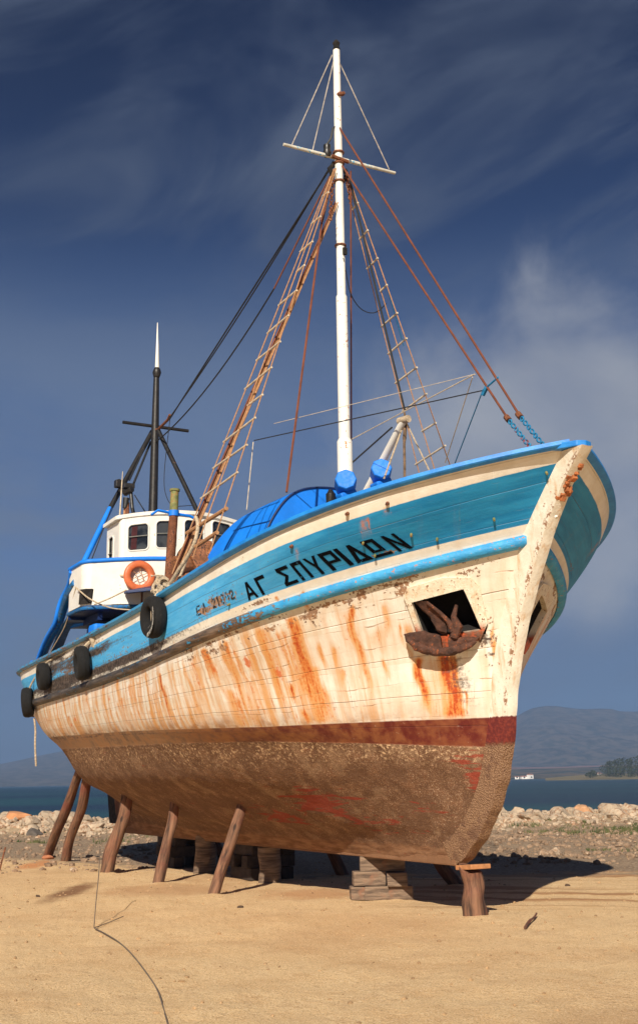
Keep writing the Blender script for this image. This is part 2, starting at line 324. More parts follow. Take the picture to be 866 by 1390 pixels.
# stem: white above the boot top, fouled below
def stem_material():
    m,k=mat('stem_paint'); P=k.pos(); x,y,z=k.xyz(P); nm=k.noise(P,6,6,.62); nf=k.noise(P,24,6,.65)
    run=k.noise(k.comb(k.m('MULTIPLY',x,9),k.m('MULTIPLY',y,9),k.m('MULTIPLY',z,1.4)),1.3,6,.62)
    c=k.mix(k.mr(nm,.3,.7),(.70,.64,.52),(.82,.78,.67)); c=k.mix(k.mr(run,.50,.72,0,.8),c,(.58,.36,.18)); c=k.mix(k.mr(k.m('ADD',nf,k.m('MULTIPLY',nm,.5)),.96,.99),c,(.34,.17,.09)); ed=k.mr(k.m('ABSOLUTE',k.m('ADD',y,.078)),.010,.003); c=k.mix(k.m('MULTIPLY',ed,k.mr(k.m('ADD',k.m('MULTIPLY',nm,.5),k.m('MULTIPLY',nf,.5)),.50,.56)),c,(.30,.16,.09))
    c=k.mix(k.mr(k.m('ADD',nf,k.m('MULTIPLY',run,.5)),.95,.99),c,(.50,.10,.03))
    zz=k.m('ADD',z,k.m('MULTIPLY',k.m('SUBTRACT',nf,.5),.06))
    c=k.mix(k.mr(zz,2.31,2.29),c,k.mix(k.mr(nf,.45,.6),(.12,.014,.012),(.20,.03,.018)))
    en=k.vor(P,55); bc=k.mix(k.mr(en,0,.6),(.44,.27,.15),(.22,.12,.065)); bc=k.mix(k.mr(nm,.5,.66),bc,(.16,.08,.045)); b_=k.mr(zz,2.02,1.96); c=k.mix(b_,c,bc)
    k.out(c,.65,0,k.bump(k.m('ADD',k.m('MULTIPLY',nf,.4),k.m('MULTIPLY',k.m('MULTIPLY',en,-1.),b_)),.8,.02)); return m
MSTEM=stem_material()
def rub_material():
    m,k=mat('rubbing_strake_paint'); P=k.pos(); x,y,z=k.xyz(P); nm=k.noise(P,5,6,.62); nf=k.noise(P,20,6,.65)
    al=k.noise(k.comb(k.m('MULTIPLY',x,1.5),k.m('MULTIPLY',y,8),k.m('MULTIPLY',z,14)),1.4,6,.65)
    wood=k.mix(k.mr(al,.3,.7),(.035,.026,.022),(.24,.165,.115)); wood=k.mix(k.mr(x,-1,-6),wood,k.mix(k.mr(al,.35,.75),(.018,.016,.016),(.14,.115,.10)))
    blue=k.mix(k.mr(nm,.3,.7),(.02,.25,.55),(.05,.36,.66)); wear=k.mr(x,.9,-2.6,-.13,.19)
    w=k.mr(k.m('ADD',k.m('ADD',k.m('MULTIPLY',al,.5),k.m('MULTIPLY',nf,.5)),wear),.575,.60); c=k.mix(w,blue,wood)
    c=k.mix(k.m('MULTIPLY',k.mr(nf,.60,.64),k.mr(w,0,1,.9,.2)),c,(.45,.16,.07))
    k.out(c,.6,0,k.bump(k.m('ADD',k.m('MULTIPLY',al,1.),k.m('MULTIPLY',w,-.3)),.8,.02)); return m
MRUB=rub_material()
def cap_material():
    m,k=mat('rail_cap_paint'); P=k.pos(); x,y,z=k.xyz(P); nm=k.noise(P,5,6,.62); nf=k.noise(P,20,6,.65)
    al=k.noise(k.comb(k.m('MULTIPLY',x,2.2),k.m('MULTIPLY',y,8),k.m('MULTIPLY',z,14)),1.4,6,.65)
    blue=k.mix(k.mr(nm,.3,.7),(.006,.17,.58),(.02,.26,.70)); blue=k.mix(k.mr(x,-1.5,-3.5),blue,(.045,.26,.50))
    w=k.mr(k.m('ADD',k.m('ADD',k.m('MULTIPLY',al,.5),k.m('MULTIPLY',nf,.5)),k.mr(x,-.5,-9,-.06,.10)),.60,.62)
    c=k.mix(w,blue,k.mix(k.mr(nf,.45,.55),(.30,.13,.07),(.12,.08,.06))); k.out(c,.5,0,k.bump(k.m('ADD',al,k.m('MULTIPLY',w,-.4)),.5,.015)); return m
MCAP=cap_material()
m,k=mat('black_lettering'); P=k.pos(); nf=k.noise(P,24,6,.65); nm=k.noise(P,3,4)
k.out(k.mix(k.mr(nf,.55,.7),(.002,.002,.003),(.006,.008,.012)),.9,0,None,k.mr(k.m('ADD',nf,k.m('MULTIPLY',nm,.25)),.80,.79),spec=.08); MLET=m
m,k=mat('worn_lettering'); P=k.pos(); nf=k.noise(P,30,6,.65); nm=k.noise(P,5,4)
k.out((.012,.012,.016),.5,0,None,k.mr(k.m('ADD',nf,k.m('MULTIPLY',nm,.3)),.70,.68)); MLET2=m
# ------------------------------------------------------------------ the boat: hull form
def tab(pairs,deg=None):
    xs=np.array([p[0] for p in pairs][::-1],float); zs=np.array([p[1] for p in pairs][::-1],float)
    if deg:
        c=np.polyfit(xs,zs,deg); return lambda X:np.polyval(c,X)
    return lambda X:np.interp(X,xs,zs)
ZA=tab([(2.47,5.17),(1.8,5.06),(1.41,4.96),(.93,4.83),(.59,4.73),(-.12,4.57),(-.9,4.47),(-2.15,4.36),(-3.7,4.24),(-6.9,4.05),(-10,3.95),(-13,3.93),(-15.4,3.98)],5)
ZB=tab([(2.18,5.0),(1.66,4.88),(1.15,4.74),(.49,4.54),(-.52,4.34),(-2.55,4.17),(-3.79,4.08),(-7.2,3.89),(-10,3.79),(-13,3.77),(-15.4,3.82)],5)
ZC=tab([(1.6,4.43),(.73,4.22),(.08,4.08),(-.28,3.99),(-1.08,3.85),(-2.66,3.68),(-5.43,3.55),(-6.94,3.48),(-10,3.43),(-13,3.42),(-15.3,3.47)],5)
ZD=tab([(1.47,4.27),(1.15,4.15),(.61,4.02),(-.04,3.90),(-1.03,3.70),(-2.75,3.48),(-5.51,3.32),(-8,3.24),(-11.64,3.21),(-15,3.27)],5)
ZE=tab([(.7,2.29),(-2.14,2.30),(-3.6,2.34),(-6.3,2.42),(-14.4,2.58)]); ZF=tab([(.6,1.96),(-1,2.06),(-2.4,2.13),(-6,2.2),(-14.4,2.34)])
ris=lambda X,a:a*np.maximum(0,(-8.5-X))**1.6
#      x0    x1    beam  mid  pf  pa   Z
CUR=[(-.25,-13.3,.02,-5,1,1,lambda X:.60+0*X),
     (-.12,-13.3,.26,-5,1.3,2.2,lambda X:.80+ris(X,.008)),
     ( .15,-13.4,.78,-5.5,1.4,3.2,lambda X:1.05+ris(X,.010)),
     ( .38,-13.6,1.29,-5.5,1.55,4.2,lambda X:1.38+ris(X,.007)),
     ( .55,-13.8,1.76,-5.5,1.75,5.5,lambda X:1.72+ris(X,.003)),
     ( .62,-14.1,2.08,-5.2,1.95,6.5,ZF),
     ( .70,-14.4,2.24,-5,2.1,7.5,ZE),
     ( .92,-14.8,2.40,-4.8,2.45,8,lambda X:.5*(ZD(X)+ZE(X))-.03),
     ( 1.48,-15.0,2.47,-4.5,3.2,10,ZD),
     ( 1.62,-15.1,2.50,-4.5,3.4,10,ZC),
     ( 2.17,-15.3,2.52,-4.5,4.2,12,ZB),
     ( 2.33,-15.4,2.53,-4.5,4.3,12,ZA)]
NK=len(CUR)-1
tk=np.array([0,.22,.80,1.40,2.0,2.45,2.75,3.25,3.75,3.98,4.45,4.60])   # girth in metres at midships
def curve(kk,g):
    x0,x1,b,mid,pf,pa,Z=CUR[kk]; X=x0+(x1-x0)*g
    f=np.clip((x0-X)/(x0-mid),0,1);a=np.clip((X-x1)/(mid-x1),0,1)
    Y=np.where(X>mid,b*(1-(1-f)**pf),b*(1-(1-a)**pa))+.07
    return np.stack([X,Y,Z(X)+0*X],-1)
def girth2k(t): return np.interp(t,tk,np.arange(NK+1))
def surf(g,t):
    """g in 0..1 bow to stern, t girth; arrays of the same shape -> points (port side, Y>0)"""
    g=np.asarray(g,float);t=np.asarray(t,float)
    C_=[curve(i,g) for i in range(NK+1)]; P=np.stack(C_,0)
    # tangents, non-uniform
    Mt=np.zeros_like(P)
    for i in range(NK+1):
        if i==0: Mt[i]=(P[1]-P[0])/(tk[1]-tk[0])
        elif i==NK: Mt[i]=(P[i]-P[i-1])/(tk[i]-tk[i-1])
        else:
            h0=tk[i]-tk[i-1];h1=tk[i+1]-tk[i]; a=(P[i]-P[i-1])/h0;b=(P[i+1]-P[i])/h1; Mt[i]=(a*h1+b*h0)/(h0+h1)
    i=np.clip(np.searchsorted(tk,t,side='right')-1,0,NK-1); h=(tk[i+1]-tk[i]); u=((t-tk[i])/h)[...,None]; h=h[...,None]
    idx=np.indices(t.shape); G=lambda A,j:A[(j,)+tuple(idx)]
    return (2*u**3-3*u**2+1)*G(P,i)+(u**3-2*u**2+u)*h*G(Mt,i)+(-2*u**3+3*u**2)*G(P,i+1)+(u**3-u**2)*h*G(Mt,i+1)
def S1(g,t,side=-1,off=0.):
    p=surf(np.array([g]),np.array([t]))[0]
    if off:
        e=1e-3; a=surf(np.array([min(g+e,1)]),np.array([t]))[0]-surf(np.array([max(g-e,0)]),np.array([t]))[0]; b=surf(np.array([g]),np.array([min(t+.01,tk[-1])]))[0]-surf(np.array([g]),np.array([max(t-.01,0)]))[0]
        n=np.cross(b,a); n/=np.linalg.norm(n)
        if n[1]<0:n=-n
        p=p+n*off
    return p*np.array([1,side,1])
# pixel -> (g,t) on the starboard side
_gg,_tt=np.meshgrid(np.linspace(0,.97,260)**1.15,np.linspace(0,tk[-1],140),indexing='ij')
_P=surf(_gg,_tt)*np.array([1,-1,1]); _Q=prn(_P)
_ng=np.cross(np.gradient(_P,axis=0),np.gradient(_P,axis=1)); _fac=np.sum(_ng*(_P-CC),-1); _sgn=np.sign(np.median(_fac[60:200,80:130]))
def hp(px,py):
    d=np.sum((_Q-np.array([px,py]))**2,-1)+np.where(_fac*_sgn<0,1e6,0); i=np.unravel_index(np.argmin(d),d.shape); g,t=_gg[i],_tt[i]
    for _ in range(8):
        q=np.array(pr(S1(g,t)));e=1e-4;a=(np.array(pr(S1(g+e,t)))-q)/e;b=(np.array(pr(S1(g,t+e)))-q)/e
        J=np.stack([a,b],1)
        try: dlt=np.linalg.solve(J,np.array([px,py])-q)
        except Exception: break
        g=float(np.clip(g+np.clip(dlt[0],-.02,.02),0,.99));t=float(np.clip(t+np.clip(dlt[1],-.2,.2),0,tk[-1]))
    return g,t
_gxc={}
def gx(X,t):
    """g for which the surface at girth t has the given X"""
    t=round(float(t),3)
    if t not in _gxc: _gxc[t]=(S1(0.,t)[0],S1(1.,t)[0])
    a,b=_gxc[t]; return min(1,max(0,(X-a)/(b-a)))

boat=empty('fishing_boat',(0,0,0),'blue and white wooden fishing boat with rust streaks, propped up on the sand','boat')

# ---- hull mesh (both sides), hawse openings left out
NG,NT_=480,230
gs=(1-np.cos(np.linspace(0,math.pi,NG)))/2; gs=.5*gs+.5*np.linspace(0,1,NG)
tsv=[]
for a,b in zip(tk[:-1],tk[1:]): tsv+=list(np.linspace(a,b,max(3,int((b-a)/.026)),endpoint=False))
ts=np.array(tsv+[tk[-1]]); NT_=len(ts)
G_,T_=np.meshgrid(gs,ts,indexing='ij'); PS=surf(G_,T_)
hole=[hp(*p) for p in [(559,816),(629,798),(654,854),(577,866)]]          # starboard hawse opening
def inq(g,t,q):
    r=np.ones(np.shape(g),bool); n=len(q); s=None
    ar=sum(q[i][0]*q[(i+1)%n][1]-q[(i+1)%n][0]*q[i][1] for i in range(n)); sg=1 if ar>0 else -1
    for i in range(n):
        x1,y1=q[i];x2,y2=q[(i+1)%n]; r&=((x2-x1)*(t-y1)-(y2-y1)*(g-x1))*sg>0
    return r
def stain_attrs():
    rust=np.zeros(G_.shape);peel=np.zeros(G_.shape);grime=np.zeros(G_.shape);redb=np.zeros(G_.shape)
    X=PS[...,0]; Kk=girth2k(T_)
    def run(px,py,L,w,a,head=0.):
        g,t=hp(px,py); dt=t-T_; pa=[(t,S1(g,t)[0])]; g2,t2=g,t
        while t2>2.2 and t-t2<L+.1:      # follow the fall line of the planking
            e=1e-3; p=S1(g2,t2); a1=(S1(g2+e,t2)-p)/e; b1=(S1(g2,t2+e)-p)/e
            E=np.array([[a1@a1,a1@b1],[a1@b1,b1@b1]]); d=-np.linalg.solve(E,np.array([a1[2],b1[2]])); d*=.08/max(1e-6,abs(d[1])); g2+=float(d[0]); t2+=float(d[1]); pa.append((t2,S1(g2,t2)[0]))
        pa=pa[::-1]; X0=np.interp(T_,[q[0] for q in pa],[q[1] for q in pa])
        wob=.03*np.sin(dt*9+px)+.015*np.sin(dt*23+py)
        env=np.clip(dt/.05,0,1)*np.clip(1-dt/L,0,1)**.6
        rust[...]=np.maximum(rust,a*env*np.exp(-((X-X0-wob)/(w*(.5+.4*np.clip(dt/L,0,1))))**2))
    def blot(arr,px,py,rx,rt,a):
        g,t=hp(px,py); X0=S1(g,t)[0]
        arr[...]=np.maximum(arr,a*np.exp(-(((X-X0)/rx)**2+((T_-t)/rt)**2)))
    for r in [(276,878,.35,.16,1.3),(262,886,.3,.10,.9),(286,890,.7,.09,.8),(218,912,.75,.10,1.25),(212,918,1.1,.05,.8),(232,905,1.0,.16,.45),(303,868,1.2,.16,.75),(318,880,.9,.07,.7),(352,850,1.5,.30,.55),(390,835,1.6,.20,1.0),(398,842,1.6,.08,1.2),(380,850,1.5,.35,.55),(425,900,1.0,.16,.8),(390,925,.25,.08,1.2),(413,960,.3,.10,1.0),
              (474,818,.7,.08,1.1),(470,823,1.2,.2,.45),(428,870,.25,.06,.9),(447,875,.2,.04,1.0),(517,815,.25,.05,.9),(516,890,.2,.04,.9),(461,905,.14,.06,1.0),(505,850,.2,.15,.6),(552,842,.12,.10,1.0),(545,838,.3,.04,.8),
              (569,888,.45,.07,1.5),(602,880,1.4,.13,1.4),(612,884,1.4,.09,1.2),(596,886,1.4,.30,.55),(628,930,.3,.02,1.0),(671,862,.3,.04,1.0),(669,845,.2,.03,1.),(672,880,.8,.05,.5),
              (640,975,.1,.1,.6),(492,700,.25,.10,.9),(526,684,.12,.05,.9),(397,742,.2,.05,.9),(412,800,.3,.05,1.0),(372,808,.16,.05,1.1),(235,868,.5,.05,.7),(194,900,.5,.08,.7),(160,918,1.0,.12,.75),(140,925,1.0,.1,.7),(118,935,1.0,.1,.65),(100,940,1.0,.1,.6),(86,945,.9,.1,.8),(76,950,1.,.1,.9),(180,915,1.2,.12,.6),(200,910,1.3,.10,.6),(250,900,1.2,.10,.6),(335,880,1.2,.2,.5),(455,870,1.0,.2,.35)]:
        run(*r)
    # aft topsides: many runs
    rr=random.Random(3)
    for i in range(70):
        X0=rr.uniform(-14,-1.5); t0=rr.uniform(3.1,3.6); L=rr.uniform(.4,1.2); w=rr.uniform(.03,.12); a=rr.uniform(.3,.8); dt=t0-T_
        rust[...]=np.maximum(rust,a*np.clip(dt/.05,0,1)*np.clip(1-dt/L,0,1)**.6*np.exp(-((X-X0-.02*np.sin(dt*11+i))/w)**2))
    for b in [(515,755,.28,.05,1),(548,803,.16,.05,1.2),(640,778,.10,.05,1.1),(588,811,.20,.05,1.1),(500,822,.3,.04,.9),(470,812,.25,.03,.8),(545,786,.2,.03,.9),(475,815,.5,.05,.9),(430,848,.2,.04,.7),(400,862,.2,.05,.5),(645,850,.12,.35,1.0),(655,835,.08,.3,1.1),(560,798,.2,.04,.8),
              (300,815,.55,.14,1.35),(278,830,.3,.12,1.35),(330,830,.35,.10,.9),(352,818,.35,.06,1.0),(310,845,.5,.06,.8),(380,750,.3,.05,.6),(310,770,.6,.08,.6),(120,875,1.0,.12,1.0),(160,890,1.,.12,.8),(95,905,1.2,.3,1.1),(105,920,1.2,.2,1.0),(200,870,.6,.1,.7),(170,880,.6,.2,.6)]:
        blot(peel,*b)
    rr=random.Random(77)
    for i in range(46):
        px=rr.uniform(250,690); py=np.interp(px,[250,480,700],[885,800,745])+rr.uniform(-3,16); blot(peel,px,py,rr.uniform(.08,.4),rr.uniform(.02,.06),rr.uniform(.8,1.6)*(1 if px<560 else .45))
    peel+=np.interp(X,[-13,-7,-3,0],[.34,.22,.06,0])*np.clip((Kk-7.9)*4,0,1)
    for b in [(170,897,2.2,.08,.7),(150,875,1.6,.10,.5),(215,892,1.4,.05,.7),(130,885,1.2,.12,.95),(100,900,1.4,.25,.8),(85,925,1.5,.2,.9),(170,912,1.5,.06,.8),(150,917,1.2,.06,.9),(75,905,1.5,.3,.8),(200,903,1.2,.04,.6),(655,860,.1,.25,.55),(620,905,.12,.4,.5)]:
        blot(grime,*b)
    # scrub line above the fouled bottom
    grime+=np.interp(X,[-14,-8,-3,-.5],[.5,.42,.26,0])*np.exp(-((T_-2.72)/.13)**2)
    grime+=np.interp(X,[-14,-8,-3,-1],[.75,.65,.30,0])*np.exp(-((T_-3.95)/.10)**2)
    for b in [(440,1090,1.0,.35,1.3),(380,1110,1.0,.3,1.0),(520,1120,.8,.3,.9),(650,1050,.25,.45,1.25),(630,1035,.15,.15,1.1),(615,1110,.3,.2,.8),(560,1095,.5,.2,.5)]:
        blot(redb,*b)
    return rust,peel,grime,redb
rust,peel,grime,redb=stain_attrs()
def fall_attr():
    g0=np.linspace(0,1,260); g=g0.copy(); t=np.full(260,4.6); n_=120; dt=(4.6-2.0)/n_; TT=[4.6];GG=[g.copy()]
    for _ in range(n_):
        e=1e-3; gc=np.clip(g,e,1-e); tc=np.clip(t,e,4.6-e); p=surf(gc,tc); a=(surf(gc+e,tc)-surf(gc-e,tc))/(2*e); b=(surf(gc,tc+e)-surf(gc,tc-e))/(2*e)
        E=(a*a).sum(1);F_=(a*b).sum(1);G1=(b*b).sum(1);D_=E*G1-F_*F_+1e-9; dg=-(G1*a[:,2]-F_*b[:,2])/D_; dd_=-(E*b[:,2]-F_*a[:,2])/D_
        sl=np.clip(dg/np.minimum(dd_,-1e-3)*-1,-.12,.12); g=np.clip(g+sl*dt,0,1); t=t-dt; g=np.maximum.accumulate(g); GG.append(g.copy());TT.append(t[0])
    TT=np.array(TT[::-1]);GG=np.array(GG[::-1]); out=np.zeros(G_.shape); X0=2.3+(-15.4-2.3)*g0
    for j,tv in enumerate(ts):
        i=np.clip(np.searchsorted(TT,tv)-1,0,len(TT)-2) ; out[:,j]=np.interp(gs,GG[i]+np.arange(260)*1e-7,X0)
    return out
fall=fall_attr()
def build_hull():
    V=[];Fc=[];UV1=[];UV2=[];att=[]
    Kk=girth2k(T_); rough=np.zeros(G_.shape)
    for side in(-1,1):
        n=len(V); P=PS*np.array([1,side,1])
        P2=P.copy()
        for i in range(G_.shape[0]):
            for j in range(G_.shape[1]):
                if Kk[i,j]<5.3:
                    p=P[i,j]; v=noise.fractal(Vector(p)*14,1,2,4)*.006+noise.noise(Vector(p)*3)*.014
                    P2[i,j,1]+=v*side*min(1,(5.3-Kk[i,j])*2)
                else:
                    p=P[i,j]; P2[i,j,1]+=side*.012*noise.noise(Vector((p[0]*.9,p[2]*2.2,side)))
        V+= [tuple(v) for v in P2.reshape(-1,3)]
        _c=np.mean(hole,0); hbig=[tuple(_c+(np.array(h)-_c)*1.12) for h in hole]; hq=inq(G_,T_,hbig); hm=hq[:-1,:-1]|hq[1:,1:]|hq[1:,:-1]|hq[:-1,1:]
        W_=G_.shape[1]
        for i in range(G_.shape[0]-1):
            for j in range(W_-1):
                if hm[i,j]: continue
                a=n+i*W_+j; f=(a,a+1,a+W_+1,a+W_) 
                Fc.append(f if side<0 else f[::-1])
        UV1.append(np.stack([PS[...,0],Kk],-1).reshape(-1,2)); UV2.append(np.stack([PS[...,0],T_],-1).reshape(-1,2))
    # close the keel sole
    o=meshobj('hull',V,Fc,MHULL,boat,True); me=o.data
    vi=np.zeros(len(me.loops),int); me.loops.foreach_get('vertex_index',vi)
    for nm,U in(('bands',UV1),('metres',UV2)):
        U=np.concatenate(U); l=me.uv_layers.new(name=nm); l.data.foreach_set('uv',U[vi].ravel())
    for nm,A in(('rust',rust),('peel',peel),('grime',grime),('redbot',redb),('fall',fall)):
        a=me.attributes.new(nm,'FLOAT','POINT'); a.data.foreach_set('value',np.concatenate([A.ravel(),A.ravel()]).astype(np.float32))
    bm=bmesh.new();bm.from_mesh(me);bmesh.ops.remove_doubles(bm,verts=[v for v in bm.verts if abs(v.co.y)<.0005],dist=.0004);bm.to_mesh(me);bm.free()
    return o
hull=build_hull()

def hullstrip(k_or_t,offs,gl,section,name,m,parent,side=-1,dz=0,smooth=True,auto=None):
    """sweep a cross-section (list of (outward,up)) along girth t on one side"""
    P=[];n=len(section); V=[];Fc=[]
    for g in gl:
        p=surf(np.array([g]),np.array([k_or_t]))[0]; e=2e-3
        a=surf(np.array([min(1,g+e)]),np.array([k_or_t]))[0]-surf(np.array([max(0,g-e)]),np.array([k_or_t]))[0]
        nrm=np.array([-a[1],a[0],0]); nrm/=np.linalg.norm(nrm)+1e-9
        if nrm[1]<0 and abs(nrm[1])>.05:nrm=-nrm
        if g>.98 and nrm[0]>0: nrm=-nrm
        for (o_,u_) in section:
            q=p+nrm*(o_+offs)+np.array([0,0,u_+dz]); V.append(q*np.array([1,side,1]))
    for i in range(len(gl)-1):
        for j in range(n):
            Fc.append((i*n+j,i*n+(j+1)%n,(i+1)*n+(j+1)%n,(i+1)*n+j))
    Fc.append(tuple(range(n))); Fc.append(tuple((len(gl)-1)*n+j for j in range(n))[::-1])
    b=MB();b.add(V,Fc); return b.build(name,m,parent,auto=auto or 50) if smooth else b.build(name,m,parent)
gl=np.concatenate([np.linspace(0,.15,60),np.linspace(.155,.85,120),np.linspace(.855,.995,50)])
for side in(-1,1):
    # rubbing strake: half round
    sec=[(.085*math.cos(a),.075*math.sin(a)) for a in np.linspace(-math.pi*.5,math.pi*.5,9)]+[(-.03,.075),(-.03,-.075)]
    hullstrip(3.75,.0,gl,sec,'rubbing_strake',MRUB,boat,side)
    hullstrip(4.60,.0,gl,[(.06,-.01),(.085,.02),(.075,.065),(-.14,.075),(-.15,.03),(-.14,-.01)],'rail_cap',MCAP,boat,side)
    # inner bulwark
    V=[]; tl=(4.60,4.45,4.25,4.05,3.9)
    for g in gl:
        for t_ in tl:
            q=S1(g,t_,side); q[1]-=side*min(.11,max(0,abs(q[1])-.01)); V.append(q)
    w_=len(tl)
    MB().add(V,[(w_*i+j,w_*i+j+1,w_*(i+1)+j+1,w_*(i+1)+j) for i in range(len(gl)-1) for j in range(w_-1)]).build('inner_bulwark',MWHITE,boat,smooth=True)
V=[];Fc=[]
for g in gl:
    p=S1(g,3.95,-1); y=max(abs(p[1])-.10,0.0); V+=[(p[0],-y,p[2]),(p[0],0,p[2]+.05),(p[0],y,p[2])]
MB().add(V,[(3*i+a,3*i+3+a,3*i+4+a,3*i+1+a) for i in range(len(gl)-1) for a in(0,1)]).build('deck',MDECK,boat)

# ---- stem and keel and sternpost
lead=[(2.56,5.13),(2.53,5.10),(2.18,4.78),(1.81,4.30),(1.52,3.84),(1.27,3.38),(1.07,2.9),(.95,2.48),(.88,2.07),(.80,1.80),(.70,1.54),(.58,1.32),(.42,1.11),(.24,.92),(.06,.76),(-.12,.64),(-.35,.56)]
def smoothpoly(P,n):
    P=np.array(P,float); d=np.r_[0,np.cumsum(np.linalg.norm(np.diff(P,axis=0),axis=1))]; s=np.linspace(0,d[-1],n)
    Q=np.stack([np.interp(s,d,P[:,i]) for i in range(P.shape[1])],-1)
    for _ in range(6): Q[1:-1]=.25*Q[:-2]+.5*Q[1:-1]+.25*Q[2:]
    return Q
LQ=smoothpoly(lead,110); V=[];Fc=[]
for i,(x,z) in enumerate(LQ):
    a=LQ[min(i+1,len(LQ)-1)]-LQ[max(0,i-1)]; a/=np.linalg.norm(a); nx,nz=-a[1],a[0]
    if nx<0:nx,nz=-nx,-nz
    j=.010*noise.noise(Vector((x*6,z*6,1)))*(3 if z<2 else 1)
    wi=.125; wl=.075
    dpt=.30
    if z>4.9: j*=.2
    V+=[(x+(j)*nx,-wl,z+j*nz),(x+(j+.012)*nx,0,z+(j+.012)*nz),(x+j*nx,wl,z+j*nz),(x-dpt*nx,wi,min(5.12,z-dpt*nz)),(x-dpt*nx,-wi,min(5.12,z-dpt*nz))]
n=5
for i in range(len(LQ)-1):
    for j in range(n): Fc.append((i*n+j,i*n+(j+1)%n,(i+1)*n+(j+1)%n,(i+1)*n+j))
Fc+=[tuple(range(n)),tuple((len(LQ)-1)*n+j for j in range(n))]
stem=MB().add(V,Fc).build('stem',MSTEM,boat,smooth=True,auto=30)
MB().prism([(2.12,-.33),(2.50,-.10),(2.54,0),(2.50,.10),(2.12,.33)],2,5.128,5.195).build('stem_cap',MCAP,boat,bevel=.012)
# iron strap remains on the stem
p0=np.array([2.28,0,4.86]); b=MB()
rs=random.Random(5)
for i in range(16):
    s_=rs.uniform(-.22,.22); b.box((2.215+s_*.7,rs.uniform(-.05,.05),4.80+s_*.72),(rs.uniform(.03,.09),rs.uniform(.03,.07),rs.uniform(.03,.09)),Matrix.Rotation(rs.uniform(0,3),3,'Y'))
m_=simple('rusty_strap',(.45,.15,.05),.9,var=.5,scale=20,bump=.8)
b.build('stem_strap',m_,boat,bevel=.008)
MB().tube([(1.98,-.03,4.45),(1.995,-.03,4.43)],.02,8).build('bolt',MWHITE,boat)
MB().box((-6.8,0,.63),(13.1,.17,.12)).build('keel',MHULL,boat,bevel=.02)
MB().prism([(-13.2,.6),(-13.55,.6),(-14.5,2.7),(-14.15,2.7)],1,-.09,.09).build('sternpost',MLOG,boat)
MB().prism([(-13.62,.75),(-14.3,.75),(-14.75,2.2),(-14.35,2.4)],1,-.05,.05).build('rudder',MNET,boat)

# ---- hawse frames, pockets, anchor
def hawse(side):
    out=[hp(*p) for p in [(548,808),(553,797),(600,783),(638,783),(650,795),(662,845),(652,868),(590,882),(572,873)]]
    inn=[hole[0],((hole[0][0]*.97+hole[1][0]*.03),(hole[0][1]*.97+hole[1][1]*.03)),((hole[0][0]+hole[1][0])/2,(hole[0][1]+hole[1][1])/2),(hole[1][0]*.95+hole[0][0]*.05,hole[1][1]*.95+hole[0][1]*.05),hole[1],(hole[2][0]*.93+hole[1][0]*.07,hole[2][1]*.93+hole[1][1]*.07),hole[2],hole[3],(hole[3][0]*.93+hole[0][0]*.07,hole[3][1]*.93+hole[0][1]*.07)]
    N=len(out); rings=[]
    def ring(pts,off):
        R_=[]
        for i in range(N):
            a,b=pts[i],pts[(i+1)%N]
            for u in np.linspace(0,1,6,endpoint=False):
                R_.append(S1(a[0]+(b[0]-a[0])*u,a[1]+(b[1]-a[1])*u,side,off))
        return R_
    cen=np.mean([S1(*h,side,0) for h in hole],0)
    A=ring(out,-.01);B=ring(out,.04);C2=ring(inn,.05);D2=ring(inn,-.03)
    V=A+B+C2+D2; n=len(A); Fc=[]
    for q in range(3):
        for i in range(n): Fc.append((q*n+i,q*n+(i+1)%n,(q+1)*n+(i+1)%n,(q+1)*n+i))
    hm,kk=mat('hawse_paint') if 'hawse_paint' not in bpy.data.materials else (bpy.data.materials['hawse_paint'],None)
    if kk:
        P=kk.pos(); nm=kk.noise(P,6,6,.62); nf=kk.noise(P,24,6,.65); x,y,z=kk.xyz(P); run=kk.noise(kk.comb(kk.m('MULTIPLY',x,9),kk.m('MULTIPLY',y,9),kk.m('MULTIPLY',z,1.8)),1.3,6,.62)
        c=kk.mix(kk.mr(nm,.3,.7),(.68,.60,.46),(.80,.74,.60)); c=kk.mix(kk.mr(run,.48,.70,0,.55),c,(.60,.33,.13)); c=kk.mix(kk.mr(nf,.60,.63),c,(.30,.16,.09)); lo=kk.mr(kk.m('ADD',z,kk.m('MULTIPLY',kk.m('SUBTRACT',nm,.5),.25)),3.42,3.26); c=kk.mix(lo,c,kk.mix(kk.mr(nm,.4,.6),(.55,.10,.03),(.16,.07,.04)))
        kk.out(c,.65,0,kk.bump(nf,.6,.02))
    fr=MB().add(V,Fc).build('hawse_frame',hm,boat,smooth=True,auto=45)
    # pocket
    O=ring(inn,-.0295); I=[np.array(p)*1. for p in ring(inn,-.5)]; n=len(O)
    Vp=O+I+[np.mean(I,0)]; Fp=[(i,(i+1)%n,n+(i+1)%n,n+i) for i in range(n)]+[(n+i,n+(i+1)%n,2*n) for i in range(n)]
    MB().add(Vp,Fp).build('hawse_pocket',MDARK,boat)
    return cen
hc=hawse(-1); hawse(1)
